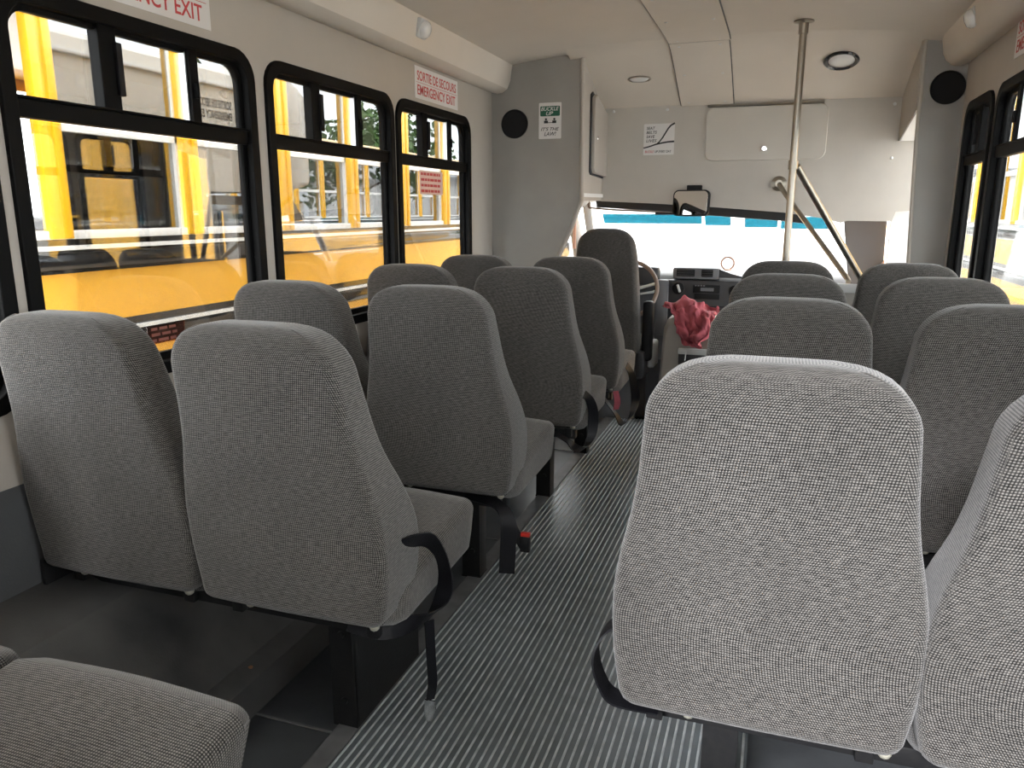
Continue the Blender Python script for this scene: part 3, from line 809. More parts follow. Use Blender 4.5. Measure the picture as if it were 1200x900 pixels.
def pedestal_thin(t, y, x=-.045):
    m = MB()
    m.box((x, y, .19), (.065, .006, .38), .001); m.box((x + .030, y + .03, .19), (.005, .06, .38), .001); m.box((x, y + .03, .003), (.07, .07, .006), .001)
    m.box((x, (y + .30) / 2, .385), (.06, abs(y - .30) + .08, .012), .002)
    m.cyl((x + .006, y - .004, .10), (0, 1, 0), .009, .008, 12)
    return m.build('leg', M['blackmetal'], t, 30)
XLA, XRA = -.886, .018
rowsL = [(1.11, 'double grey fabric seat nearest the camera on the left, seen whole from behind'),
         (1.86, 'second double grey seat of the left side, strap hanging beside it to the floor'),
         (2.63, 'third double grey seat of the left side, black belt loop at its base'),
         (3.30, 'frontmost double grey seat of the left side, just behind the driver seat')]
rowsR = [(1.04, 'large pale grey double seat filling the right foreground'),
         (1.85, 'double grey seat directly in front of the big right foreground seat'),
         (2.60, 'third double grey seat of the right side, only its rounded tops visible'),
         (3.30, 'frontmost double grey seat of the right side, by the steel pole')]
pL = double_seat(-1, rowsL[0][1]); pR = double_seat(1, rowsR[0][1])
seatsL = [pL]; seatsR = [pR]
for (y, lb) in rowsL[1:]:
    s = copy_tree(pL); s['label'] = lb; seatsL.append(s)
for (y, lb) in rowsR[1:]:
    s = copy_tree(pR); s['label'] = lb; seatsR.append(s)
rear = copy_tree(pL); rear['label'] = 'double seat at the bottom left corner showing only its pale seat cushion'
for s, (y, _), dx in zip(seatsL, rowsL, (-.005, -.012, 0, .004)): s.location = (XLA + dx, y, 0)
for s, (y, _), dx in zip(seatsR, rowsR, (-.006, .014, .012, .015)): s.location = (XRA + dx, y, 0)
rear.location = (XLA, .235, 0)
pedestal_wide(pL); pedestal_wide(rear)
for s, y in zip(seatsL[1:], (.44, .50, .50)): pedestal_thin(s, y)
for s in seatsR: pedestal_thin(s, .30, -.055)

# seat belts
def belt_part(t, pts, wid, name='seat_belt'):
    m = MB(); m.ribbon(pts, wid); return m.build(name, M['belt'], t, 50)
# left row 1: over the cushion side then dropping with a silver tongue
b = belt_part(pL, [(.20, .13, .60), (.232, .165, .608), (.246, .235, .585), (.250, .29, .515), (.250, .295, .44), (.235, .235, .405), (.18, .16, .415), (.10, .15, .42)],
              [(.03, .02, .03), (.03, .0, .038), (.03, -.012, .035), (.035, -.02, .02), (.04, -.01, .0), (.03, .0, .035), (0, .02, .045), (0, .03, .03)])
m = MB(); m.ribbon([(.241, .235, .40), (.241, .240, .31), (.243, .240, .25), (.241, .230, .215)], [(.012, .02, 0), (.012, .018, 0), (.014, .016, 0), (.014, .012, 0)]); m.build('belt_strap', M['belt'], b, 50)
m = MB(); m.prism([(-.012, .0), (.012, .0), (.014, -.02), (.002, -.05), (-.008, -.055), (-.014, -.03)], -.0015, .0015, lambda a, h_, k: (.241 + a, .228 + k, .215 + h_)); m.build('belt_tongue', M['chrome'], b, 30)
# left row 2: wide strap from frame to floor with red buckle beyond
t2 = seatsL[1]
b = belt_part(t2, [(.06, .15, .43), (.13, .13, .425), (.195, .09, .42), (.222, .07, .385), (.222, .065, .31), (.220, .06, .235)], [(0, .03, .03), (0, .035, .02), (.02, .04, 0), (.042, .016, 0), (.044, .012, 0), (.044, .01, 0)])
m = MB(); m.box((.245, .155, .290), (.03, .02, .05), .005); m.build('buckle', M['blackmetal'], b, 30)
m = MB(); m.box((.246, .155, .319), (.028, .016, .012), .003); m.build('buckle_button', M['redb'], b, 30)
m = MB(); m.ribbon([(.15, .20, .40), (.20, .17, .33), (.243, .155, .27)], [(.02, .02, 0), (.03, .01, 0), (.03, .0, 0)]); m.build('buckle_strap', M['belt'], b, 50)
# left row 3: drooping loop
t3 = seatsL[2]
belt_part(t3, [(.228, .11, .58), (.240, .155, .55), (.246, .19, .49), (.246, .175, .41), (.238, .09, .375), (.225, .01, .40), (.20, -.01, .43), (.12, .08, .43)],
          [(.0, .045, .02), (.02, .045, 0), (.03, .035, 0), (.03, .035, 0), (.02, .04, .01), (.015, .04, .01), (0, .045, 0), (0, .045, 0)])
t4 = seatsL[3]
b = belt_part(t4, [(.232, .25, .54), (.245, .31, .49), (.25, .39, .40), (.25, .42, .32), (.245, .33, .265), (.235, .17, .275), (.22, .07, .35), (.14, .10, .43)],
          [(.0, .045, .02), (.02, .045, 0), (.035, .035, 0), (.035, .035, 0), (.02, .04, .01), (.015, .04, .01), (0, .045, 0), (0, .045, 0)])
m = MB(); m.ribbon([(.225, .04, .46), (.232, .05, .41), (.225, .06, .37)], [(.02, .02, 0), (.024, .02, 0), (.02, .02, 0)]); m.build('belt_tag', M['pink'], b, 50)
# right row 1: loop bulging into the aisle
belt_part(pR, [(-.20, .13, .57), (-.228, .13, .575), (-.250, .115, .555), (-.258, .105, .52), (-.246, .105, .475), (-.222, .11, .445), (-.15, .12, .435)],
          [(0, .045, 0), (0, .045, 0), (.0, .048, 0), (0, .048, 0), (0, .045, 0), (0, .045, 0), (0, .04, 0)])

# ------------------------------------------------------------------ grab pole, rails, modesty panel
t = thing('grab_pole', 'vertical stainless steel grab pole from floor to ceiling', 'pole', (.027, 3.9, 0))
zc = cz(.027, 3.9)
m = MB(t.location); m.tube([(.027, 3.9, .01), (.027, 3.9, zc - .01)], .0165, 20); m.build('pole_tube', M['steel'], t, 40)
m = MB(t.location); m.lathe((.027, 3.9, zc), (0, 0, -1), [(0, 0), (.042, 0), (.044, .006), (.022, .012), (.021, .055), (.017, .056)], 24); m.build('ceiling_flange', M['steel'], t, 40)
m = MB(t.location); m.lathe((.027, 3.9, .003), (0, 0, 1), [(0, 0), (.045, 0), (.045, .006), (.022, .012), (.021, .05), (.017, .051)], 24); m.build('floor_flange', M['steel'], t, 40)
t = thing('stair_handrail', 'thicker diagonal steel handrail slanting down from the vertical pole', 'handrail', (.05, 3.92, 1.43))
m = MB(t.location); m.tube([(.045, 3.93, 1.455), (.09, 3.98, 1.385), (.385, 4.18, .93), (.39, 4.184, .905)], .0165, 16); m.build('rail_tube', M['steel'], t, 40)
m = MB(t.location); m.tube([(.027, 3.9, 1.44), (.027, 3.9, 1.48)], .022, 16); m.build('rail_clamp', M['steel'], t, 40)
t = thing('entry_handrail', 'thinner diagonal handrail fixed to the front wall by a round flange', 'handrail', (-.03, YF, 1.4))
m = MB(t.location); m.tube([(-.035, YF - .0, 1.405), (-.03, YF - .045, 1.395), (.0, YF - .09, 1.35), (.33, 4.26, .92), (.335, 4.225, .905)], .0135, 16); m.build('rail_tube', M['steel'], t, 40)
m = MB(t.location); m.lathe((-.035, YF, 1.405), (0, -1, 0), [(0, 0), (.042, 0), (.042, .006), (.022, .012), (.02, .03), (0, .031)], 24); m.build('rail_flange', M['steel'], t, 40)
t = thing('modesty_panel', 'pale grey partition panel in front of the frontmost right seat', 'partition', (.30, 4.2, 0))
m = MB(t.location); m.box((.385, 4.2, .43), (.38, .02, .85), .004); m.build('panel', M['greyp'], t, 30)
m = MB(t.location); m.box((.385, 4.2, .875), (.40, .034, .045), .008); m.build('top_rail', M['pale'], t, 30)

# ------------------------------------------------------------------ driver's seat
t = thing('driver_seat', 'tall dark grey driver seat with a black armrest at front left', 'driver seat', (-.975, 4.45, 0))
o_ = Vector(t.location)
m = MB(o_); secs = []
HWD = [(.34, .19), (.42, .20), (.60, .198), (.75, .192), (.90, .185), (1.0, .178), (1.06, .170)]
zt, rc = 1.155, .11
zs = [.34 + k * .04 for k in range(18)] + [zt - rc + rc * math.sin(k * PI / 2 / 9) for k in range(1, 10)]
for z in sorted(zs):
    hw = smooth_tab(min(z, 1.06), HWD)
    if z > zt - rc: q = min((z - (zt - rc)) / rc, 1); hw -= rc * 1.1 * (1 - math.sqrt(max(0, 1 - q * q)))
    ry = 4.50 - (z - .34) * .10; th = .13 if z < .8 else .13 - (z - .8) * .14
    e = 0
    if z > zt - .03: e = .03 * (1 - math.sqrt(max(0, 1 - ((z - zt + .03) / .03) ** 2)))
    secs.append([(a - .960, b, z) for a, b in rr(-hw, ry + e, hw, ry + th - e, .03, 5)])
m.loft(secs, True, True); o = m.build('backrest', M['fabric'], t, 50); cap_uv(o)
m = MB(o_); m.box((-.955, 4.80, .40), (.44, .46, .14), .045, None, 4); o = m.build('seat_cushion', M['fabric'], t, 50)
o.data.uv_layers.new(name='UVMap')
for p in o.data.polygons:
    for li in p.loop_indices:
        co = o.data.vertices[o.data.loops[li].vertex_index].co; o.data.uv_layers.active.data[li].uv = (co.x, co.y + co.z)
m = MB(o_); m.box((-.975, 4.76, .30), (.48, .42, .09), .02); m.box((-.975, 4.76, .0), (.40, .40, .56), .02); m.build('seat_base', M['dash'], t, 40)
m = MB(o_); m.box((-.742, 4.52, .36), (.05, .10, .16), .02); m.build('recliner_cover', M['dashd'], t, 40)
m = MB(o_); m.box((-.715, 4.56, .555), (.062, .085, .36), .028, Matrix.Rotation(-.03, 3, 'X'), 4); a_ = m.build('armrest', M['rubber'], t, 50)
m = MB(o_); m.cyl((-.75, 4.54, .40), (1, 0, 0), .022, .03, 16, .004); m.build('armrest_pivot', M['chrome'], a_, 40)
m = MB(o_); m.box((-.697, 4.68, .40), (.045, .16, .16), .03, None, 4); m.build('seat_bolster', M['pale'], t, 50)
m = MB(o_); m.lathe((-.785, 4.492, .365), (0, -1, 0), [(0, .008), (.008, .006), (.010, 0)], 12); m.build('bolt', M['chrome'], t, 40)

# ------------------------------------------------------------------ engine cover with the pink cloth
t = thing('engine_cover', 'taupe engine cover console between the driver seat and the steps', 'engine cover', (-.36, 4.9, -.25))
m = MB(t.location)
sec = lambda y, xl0, xl1, xr, zt: [(xl0, y, -.24), (xr, y, -.24), (xr, y, zt - .05), (xr - .04, y, zt - .008), (xr - .09, y, zt), (xl1 + .07, y, zt), (xl1 + .02, y, zt - .02), (xl1, y, zt - .07)]
m.loft([sec(4.50, -.655, -.60, -.31, .62), sec(4.53, -.665, -.615, -.30, .655), sec(4.85, -.665, -.61, -.30, .66), sec(5.20, -.665, -.62, -.28, .60)]); m.build('console_box', M['cover'], t, 35)
m = MB(t.location); m.box((-.13, 4.86, .0), (.40, .66, .56), .05, None, 4); m.build('doghouse', M['cover'], t, 40)
m = MB(t.location)
m.box((-.42, 4.497, .378), (.20, .022, .13), .009, None, 3); m.build('cup_pocket', M['dashd'], t, 40)
m = MB(t.location); m.box((-.42, 4.492, .457), (.205, .032, .034), .008); m.build('pocket_rim', M['pale'], t, 40)
m = MB(t.location); m.tube([(-.475, 4.478, .465), (-.48, 4.474, .405)], .003, 6); m.build('tab', M['pale'], t)

# crumpled sheet: x, y, z offsets in mm of a 27 x 29 grid of points, left to fall over the console
CLOTH = [-199,-21,98, -184,-40,92, -172,-43,89, -161,-28,82, -142,-2,78, -123,23,78, -105,26,83, -111,33,94, -101,42,120, -75,34,122, -61,39,126, -43,46,122,
-18,53,118, 2,54,116, 8,48,106, 24,37,95, 31,23,112, 40,33,110, 52,32,116, 68,23,107, 78,6,99, 94,10,97, 109,14,94, 118,3,92,
120,2,110, 132,9,100, 133,9,87, -190,-44,102, -179,-31,106, -171,-34,106, -162,-31,94, -139,-9,91, -123,14,91, -116,27,97, -106,28,111, -89,25,130,
-73,27,142, -58,29,138, -36,33,129, -10,43,120, 0,43,102, 3,38,118, 20,28,106, 31,18,105, 45,13,108, 52,17,98, 69,11,92, 83,18,83,
88,6,81, 106,6,80, 127,-1,85, 117,-4,100, 135,-8,101, 132,-5,90, -173,-51,98, -181,-41,110, -176,-31,122, -159,-34,107, -136,-20,102, -129,4,106,
-120,12,114, -107,14,129, -83,11,145, -69,3,140, -58,13,147, -36,20,141, -13,28,125, -6,28,105, 12,30,106, 22,14,117, 28,5,97, 43,1,95,
58,3,95, 63,12,76, 80,6,75, 85,6,70, 102,4,63, 125,-8,70, 116,-18,91, 128,-13,86, 135,-23,91, -179,-64,102, -177,-51,120, -175,-44,130,
-160,-50,113, -142,-23,115, -125,-8,117, -114,-6,122, -96,-4,134, -73,-5,149, -74,3,160, -58,-2,158, -40,0,139, -11,11,138, 0,17,124, 5,6,113,
20,-7,108, 26,-15,97, 40,-8,101, 58,-12,91, 60,-2,69, 72,-5,64, 83,-2,67, 98,-11,65, 116,-19,63, 118,-32,81, 128,-26,74, 145,-30,74,
-172,-79,109, -173,-67,125, -166,-57,125, -148,-47,122, -132,-31,118, -121,-25,115, -107,-22,122, -86,-18,136, -79,-15,161, -65,-11,169, -62,-15,153, -42,-10,142,
-18,-9,138, -5,-6,128, 10,-12,126, 19,-27,111, 32,-32,114, 44,-30,110, 42,-25,88, 58,-20,67, 73,-13,78, 82,-19,68, 94,-22,76, 108,-33,62,
125,-39,68, 135,-42,78, 142,-39,58, -161,-80,111, -157,-69,114, -149,-67,126, -133,-53,117, -130,-45,113, -117,-40,107, -107,-38,122, -85,-34,138, -77,-29,158,
-62,-28,165, -50,-23,157, -41,-26,141, -19,-25,137, -6,-26,131, 7,-34,123, 31,-37,121, 45,-33,133, 53,-34,120, 48,-38,100, 54,-38,71, 67,-33,80,
77,-33,73, 92,-40,66, 110,-48,74, 121,-57,66, 134,-57,75, 149,-54,55, -155,-87,109, -145,-80,120, -133,-73,108, -135,-59,99, -126,-51,91, -115,-54,99,
-110,-52,115, -89,-51,134, -78,-41,145, -66,-34,144, -50,-39,147, -31,-42,142, -15,-44,138, -7,-42,128, 12,-43,130, 35,-52,127, 52,-50,138, 51,-44,128,
55,-55,105, 54,-51,83, 69,-49,74, 81,-48,81, 92,-58,74, 112,-68,73, 118,-72,74, 133,-73,69, 142,-69,60, -146,-89,104, -136,-95,113, -133,-77,99,
-118,-71,89, -108,-56,74, -112,-60,87, -109,-70,108, -91,-67,130, -74,-60,139, -60,-59,142, -41,-62,137, -23,-67,144, -9,-66,144, 1,-59,133, 12,-53,116,
32,-63,132, 43,-55,129, 53,-61,119, 45,-57,97, 66,-59,89, 70,-60,75, 81,-60,85, 98,-68,79, 112,-69,92, 121,-76,82, 119,-78,73, 130,-82,62,
-143,-105,103, -132,-101,97, -130,-85,83, -113,-76,70, -108,-61,64, -102,-70,80, -100,-80,104, -86,-76,122, -70,-74,126, -54,-79,132, -32,-88,139, -13,-86,127,
-7,-78,122, 6,-77,138, 5,-70,111, 27,-72,115, 38,-69,115, 36,-64,103, 49,-73,89, 60,-73,83, 71,-76,78, 81,-75,83, 94,-74,78, 110,-79,80,
117,-85,87, 123,-89,71, 118,-93,62, -131,-117,104, -130,-109,86, -123,-97,73, -115,-82,70, -100,-80,67, -103,-86,82, -94,-90,102, -78,-93,119, -66,-85,114,
-50,-89,123, -26,-102,125, -20,-96,111, -4,-96,115, 1,-94,136, 4,-87,114, 20,-84,101, 32,-88,100, 39,-84,88, 47,-90,84, 60,-93,88, 69,-92,76,
85,-90,79, 92,-90,77, 100,-92,80, 109,-94,80, 117,-102,82, 113,-109,63, -129,-135,101, -124,-126,86, -109,-110,73, -109,-96,72, -107,-95,84, -90,-105,86,
-76,-106,101, -71,-110,108, -64,-98,100, -49,-96,111, -29,-107,119, -14,-111,104, -3,-108,112, 7,-109,130, 9,-100,106, 18,-99,98, 29,-97,89, 38,-92,79,
48,-107,78, 59,-102,77, 72,-108,84, 85,-107,77, 93,-105,86, 96,-101,70, 106,-113,79, 116,-115,66, 122,-122,77, -134,-142,85, -113,-139,87, -106,-126,69,
-96,-112,68, -95,-116,77, -81,-122,86, -71,-123,97, -57,-127,108, -55,-115,96, -47,-102,92, -32,-116,115, -19,-118,124, -10,-122,126, 10,-122,113, 18,-116,96,
31,-113,101, 21,-110,87, 37,-107,69, 52,-102,65, 59,-107,68, 66,-120,76, 79,-121,77, 90,-122,84, 92,-121,72, 103,-129,62, 124,-140,61, 124,-138,69,
-125,-150,73, -117,-135,73, -95,-134,76, -88,-129,70, -76,-123,73, -82,-138,85, -73,-142,105, -63,-140,102, -57,-132,89, -52,-115,79, -30,-119,94, -22,-129,107,
-8,-127,104, 10,-126,95, 20,-134,101, 34,-133,101, 27,-126,86, 33,-111,62, 47,-116,61, 62,-121,64, 54,-122,82, 71,-136,81, 83,-136,76, 91,-140,75,
107,-140,78, 113,-152,58, 126,-150,54, -120,-151,67, -107,-145,72, -94,-137,61, -83,-143,62, -70,-136,65, -78,-146,82, -67,-151,93, -55,-153,97, -56,-143,83,
-50,-128,70, -31,-129,80, -20,-136,88, -4,-133,84, 18,-137,79, 20,-147,96, 31,-154,102, 31,-142,86, 28,-130,63, 37,-125,63, 49,-130,73, 63,-141,75,
78,-143,67, 80,-153,79, 95,-152,72, 104,-145,64, 115,-163,59, 124,-166,53, -105,-152,55, -99,-160,61, -89,-154,47, -82,-155,48, -74,-144,54, -75,-158,72,
-68,-150,80, -56,-156,80, -53,-146,76, -36,-140,68, -26,-138,67, -19,-146,76, -3,-140,70, 8,-150,89, 9,-163,95, 23,-169,96, 39,-157,82, 37,-146,59,
41,-143,65, 53,-149,65, 67,-157,65, 79,-163,64, 87,-168,64, 97,-163,71, 96,-145,53, 109,-163,50, 116,-172,47, -104,-171,51, -93,-177,42, -88,-170,29,
-78,-171,36, -68,-153,42, -70,-166,59, -60,-162,67, -56,-154,63, -46,-143,57, -30,-151,59, -18,-148,54, -17,-158,65, 0,-154,59, 13,-157,74, 5,-175,83,
19,-174,85, 31,-159,71, 37,-153,50, 50,-145,49, 61,-155,54, 60,-174,62, 76,-181,61, 84,-186,49, 97,-183,64, 88,-163,48, 104,-157,36, 115,-168,39,
-98,-184,39, -105,-168,31, -93,-161,22, -82,-167,20, -73,-163,30, -67,-173,42, -54,-171,49, -41,-164,49, -34,-160,42, -18,-159,41, -9,-165,41, -10,-166,51,
3,-162,57, 17,-154,65, 15,-171,70, 22,-176,66, 26,-160,53, 49,-164,45, 55,-157,38, 54,-164,46, 68,-182,51, 73,-195,67, 78,-202,61, 96,-203,56,
99,-179,41, 95,-165,28, 105,-175,30, -91,-190,23, -107,-176,15, -95,-170,12, -80,-171,16, -73,-170,18, -60,-173,27, -49,-169,34, -43,-164,28, -31,-170,28,
-14,-166,24, -9,-167,30, -2,-173,36, 4,-172,46, 17,-157,46, 9,-170,53, 22,-166,47, 39,-168,36, 49,-169,25, 60,-167,24, 62,-172,36, 57,-189,43,
69,-203,56, 77,-212,56, 82,-201,47, 97,-191,33, 94,-179,17, 102,-170,14, -86,-196,7, -96,-183,8, -94,-170,4, -81,-162,4, -61,-170,11, -52,-182,18,
-44,-171,17, -44,-157,14, -29,-171,12, -20,-156,14, -7,-158,15, -12,-176,22, 5,-184,32, 9,-162,28, 16,-172,29, 31,-171,25, 44,-171,12, 62,-161,11,
62,-174,8, 72,-179,21, 48,-192,28, 64,-195,41, 78,-201,41, 86,-207,32, 85,-186,22, 99,-190,8, 107,-180,4, -83,-200,-11, -87,-190,-2, -82,-181,-4,
-66,-175,-4, -53,-179,-4, -42,-188,1, -39,-179,3, -46,-161,-3, -31,-162,-3, -17,-166,10, -10,-165,0, -8,-179,11, 6,-185,16, 17,-175,17, 20,-165,11,
31,-172,3, 52,-168,1, 62,-157,-8, 73,-165,-2, 78,-183,4, 54,-193,9, 59,-196,18, 67,-203,18, 74,-199,12, 84,-191,0, 95,-185,-5, 101,-193,-5,
-86,-197,-25, -81,-190,-19, -75,-183,-17, -57,-192,-11, -38,-197,-9, -34,-193,-20, -25,-187,-9, -40,-170,-17, -28,-166,-12, -19,-169,0, -17,-181,0, -7,-182,-5,
9,-186,-1, 23,-185,4, 28,-171,-2, 38,-157,-7, 57,-161,-12, 66,-171,-13, 78,-169,-18, 74,-189,-10, 60,-198,-4, 64,-209,2, 70,-200,-7, 84,-207,-10,
86,-195,-20, 98,-204,-16, 106,-200,-10, -85,-191,-39, -72,-182,-32, -60,-191,-29, -49,-212,-21, -30,-216,-21, -21,-206,-24, -16,-195,-26, -26,-173,-29, -25,-160,-25,
-11,-165,-16, -10,-178,-19, 6,-168,-12, 21,-177,-13, 24,-191,-14, 30,-178,-15, 37,-166,-19, 49,-164,-21, 57,-174,-17, 66,-182,-27, 64,-199,-26, 53,-209,-15,
63,-215,-14, 77,-214,-16, 86,-205,-30, 100,-199,-37, 103,-207,-35, 100,-213,-21, -74,-177,-42, -65,-187,-46, -58,-198,-43, -44,-217,-36, -26,-224,-34, -16,-215,-37,
-17,-201,-41, -25,-180,-42, -19,-160,-41, -10,-167,-35, 3,-165,-33, 13,-178,-29, 20,-193,-29, 28,-191,-38, 36,-193,-30, 31,-167,-35, 48,-176,-30, 57,-180,-33,
54,-198,-31, 47,-216,-22, 48,-227,-26, 51,-229,-16, 75,-225,-28, 94,-215,-42, 95,-201,-48, 108,-212,-47, 93,-221,-34, -65,-176,-58, -57,-173,-50, -47,-196,-50,
-45,-216,-51, -33,-210,-41, -24,-216,-50, -14,-201,-49, -12,-182,-50, -8,-163,-53, 2,-158,-44, 3,-174,-48, 5,-192,-37, 5,-207,-38, 15,-210,-41, 31,-207,-43,
30,-180,-50, 40,-180,-43, 44,-192,-40, 42,-209,-42, 32,-218,-35, 31,-230,-37, 40,-240,-28, 62,-223,-35, 80,-208,-49, 93,-214,-57, 99,-219,-58, 82,-227,-47,
-60,-173,-73, -51,-163,-65, -48,-185,-65, -45,-199,-61, -32,-207,-63, -28,-194,-59, -16,-193,-69, -3,-176,-66, 4,-169,-63, 11,-159,-58, 14,-180,-53, -3,-197,-50,
-5,-216,-46, 6,-217,-48, 24,-209,-56, 32,-188,-63, 47,-185,-59, 50,-200,-51, 40,-224,-53, 18,-230,-40, 13,-237,-34, 32,-245,-44, 56,-227,-49, 72,-219,-50,
78,-213,-65, 84,-226,-70, 67,-236,-59, -58,-169,-89, -47,-162,-81, -41,-180,-77, -44,-199,-73, -33,-191,-70, -21,-196,-80, -15,-180,-83, -1,-176,-82, 11,-169,-82,
22,-164,-71, 11,-181,-59, -6,-198,-59, -6,-214,-61, 7,-215,-62, 18,-198,-64, 43,-199,-70, 53,-192,-73, 48,-204,-65, 32,-220,-60, 15,-227,-52, 12,-235,-49,
26,-236,-56, 50,-229,-65, 63,-218,-62, 68,-231,-65, 64,-235,-78, 60,-254,-70, -54,-172,-96, -41,-162,-96, -34,-179,-90, -37,-201,-88, -28,-197,-81, -23,-186,-93,
-3,-178,-97, 10,-168,-99, 21,-175,-97, 32,-168,-87, 17,-187,-74, 7,-192,-68, 3,-204,-77, 10,-198,-73, 30,-201,-82, 46,-196,-89, 57,-203,-85, 55,-211,-75,
29,-209,-72, 22,-225,-62, 14,-232,-68, 30,-240,-72, 40,-224,-78, 55,-223,-79, 53,-232,-74, 47,-248,-74, 51,-268,-82, -55,-171,-103, -40,-175,-108, -42,-189,-97,
-24,-197,-95, -18,-208,-89, -9,-195,-98, 1,-182,-111, 15,-172,-116, 27,-166,-112, 40,-173,-101, 21,-188,-91, 0,-190,-86, 8,-193,-89, 22,-204,-95, 44,-194,-104,
58,-205,-108, 65,-197,-100, 58,-217,-90, 36,-212,-88, 34,-220,-79, 27,-226,-85, 34,-238,-88, 49,-233,-91, 57,-224,-90, 55,-241,-89, 49,-254,-92, 44,-266,-83,
-46,-183,-100, -47,-191,-102, -37,-203,-108, -22,-212,-106, -14,-212,-106, -3,-207,-102, 8,-192,-121, 23,-185,-113, 32,-179,-120, 36,-184,-114, 18,-184,-108, 1,-194,-103,
9,-200,-103, 31,-200,-115, 54,-204,-123, 63,-195,-120, 71,-205,-115, 62,-215,-107, 42,-217,-105, 33,-224,-101, 46,-223,-96, 45,-233,-109, 59,-238,-108, 67,-229,-106,
69,-239,-96, 64,-260,-94, 52,-273,-89,]
def pink_cloth():
    m = MB((-.45, 4.65, .6)); V = []; n = 27
    for k in range(0, len(CLOTH), 3):
        V.append(m.bm.verts.new((-.45 + CLOTH[k] / 1000, 4.65 + CLOTH[k + 1] / 1000, .603 + CLOTH[k + 2] / 1000)))
    for j in range(28):
        for i in range(26):
            a = j * n + i; m.bm.faces.new((V[a], V[a + 1], V[a + n + 1], V[a + n]))
    o = m.build('pink_cloth', M['pink'], None, 180)
    md = o.modifiers.new('thickness', 'SOLIDIFY'); md.thickness = .003; md.offset = 1
    md = o.modifiers.new('smooth', 'SUBSURF'); md.levels = 2; md.render_levels = 2
    return tag(o, 'crumpled pink cloth draped over the engine cover console', 'cloth')
pink_cloth()

# ------------------------------------------------------------------ dashboard
t = thing('dashboard', 'grey dashboard with radio, vents and dials under the windscreen', 'dashboard', (-.45, 5.5, .3))
o_ = Vector(t.location)
m = MB(o_)
pf = [(5.36, .20), (5.30, .45), (5.27, .60), (5.29, .74), (5.34, .79), (5.46, .815), (5.95, .79), (6.0, .70), (6.0, .20)]
m.prism(pf, -1.36, .50, lambda a, b, h: (h, a, b)); m.build('dash_body', M['dash'], t, 35)
m = MB(o_); m.box((-.46, 5.262, .60), (.50, .03, .34), .02); m.build('centre_stack', M['dashd'], t, 35)
m = MB(o_); m.box((-.735, 5.25, .58), (.085, .05, .38), .02); m.build('dash_panel', M['dash'], t, 35)
m = MB(o_); m.box((-.52, 5.30, .815), (.30, .12, .075), .015); vb = m.build('vent_housing', M['dash'], t, 35)
for x0, wv in ((-.585, .12), (-.445, .075)):
    m = MB(o_); m.box((x0, 5.238, .818), (wv, .012, .048), .006); v_ = m.build('air_vent', M['rubber'], vb, 35)
    m = MB(o_)
    for k in range(3): m.box((x0, 5.231, .804 + k * .014), (wv - .01, .004, .003))
    m.build('louvre', M['dashd'], v_)
m = MB(o_); m.prism([(-.37, .79), (-.37, .845), (-.30, .82), (-.22, .80), (-.22, .79)], 5.25, 5.32, lambda a, b, h: (a, h, b)); m.build('dash_cowl', M['dashd'], t, 35)
for kx, kz in ((-.628, .715), (-.262, .705)):
    m = MB(o_); m.cyl((kx, 5.242, kz), (0, 1, 0), .040, .02, 28, .004); k_ = m.build('dial', M['rubber'], t, 40)
    m = MB(o_); m.box((kx + .004, 5.226, kz), (.016, .018, .055), .006, Matrix.Rotation(-.35, 3, 'Y')); m.build('dial_grip', M['alu'], k_, 40)
m = MB(o_); m.box((-.445, 5.243, .715), (.175, .012, .055), .004); r_ = m.build('radio', M['rubber'], t, 35)
m = MB(o_); m.box((-.44, 5.236, .712), (.085, .004, .022), .001); m.build('radio_display', M['dash'], r_)
for k in range(4):
    m = MB(o_); m.box((-.515 + k * .018, 5.236, .736), (.012, .004, .008), .001); m.build('radio_button', M['dash'], r_)
m = MB(o_); m.box((-.44, 5.243, .665), (.165, .014, .038), .004); m.build('storage_slot', M['rubber'], t, 35)
m = MB(o_); m.box((-.46, 5.244, .60), (.42, .010, .006)); m.build('dash_groove', M['rubber'], t)
m = MB(o_); m.box((-.93, 5.27, .79), (.34, .10, .13), .03); m.build('instrument_hood', M['dashd'], t, 35)
t.location.z += .035
# small round fan on the dash
t = thing('dash_ring', 'small pale reddish ring standing on top of the dashboard', 'ring', (-.335, 5.5, .856))
m = MB(t.location); m.tube([(-.335 + .042 * math.cos(a), 5.5, .905 + .042 * math.sin(a)) for a in [2 * PI * k / 28 for k in range(28)]], .007, 8, True); m.build('ring', M['peach'], t, 60)
m = MB(t.location); m.tube([(-.335, 5.5, .865), (-.335, 5.5, .855)], .006, 8); m.lathe((-.335, 5.5, .856), (0, 0, 1), [(0, 0), (.03, 0), (.028, .008), (.006, .02), (0, .02)], 16); m.build('stand', M['peach'], t, 40)

# steering wheel
t = thing('steering_wheel', 'brown rimmed steering wheel in front of the driver seat', 'steering wheel', (-.955, 5.14, .74))
cw = Vector(t.location); ax = Vector((0, -.90, .43)).normalized(); uu = Vector((1, 0, 0)); vv = ax.cross(uu)
m = MB(cw); m.tube([cw + uu * .2 * math.cos(a) + vv * .2 * math.sin(a) for a in [2 * PI * k / 48 for k in range(48)]], .014, 12, True); m.build('wheel_rim', M['wheel'], t, 60)
for a in (PI * .08, PI * .92, PI * 1.35, PI * 1.65):
    m = MB(cw); m.tube([cw + (uu * math.cos(a) + vv * math.sin(a)) * q - ax * (.03 - q * .15) for q in (.05, .12, .2)], [.013, .010, .009], 8); m.build('wheel_spoke', M['pale'], t, 60)
m = MB(cw); m.lathe(cw - ax * .05, ax, [(0, 0), (.07, 0), (.075, .02), (.06, .035), (0, .04)], 28); m.build('wheel_hub', M['dash'], t, 40)
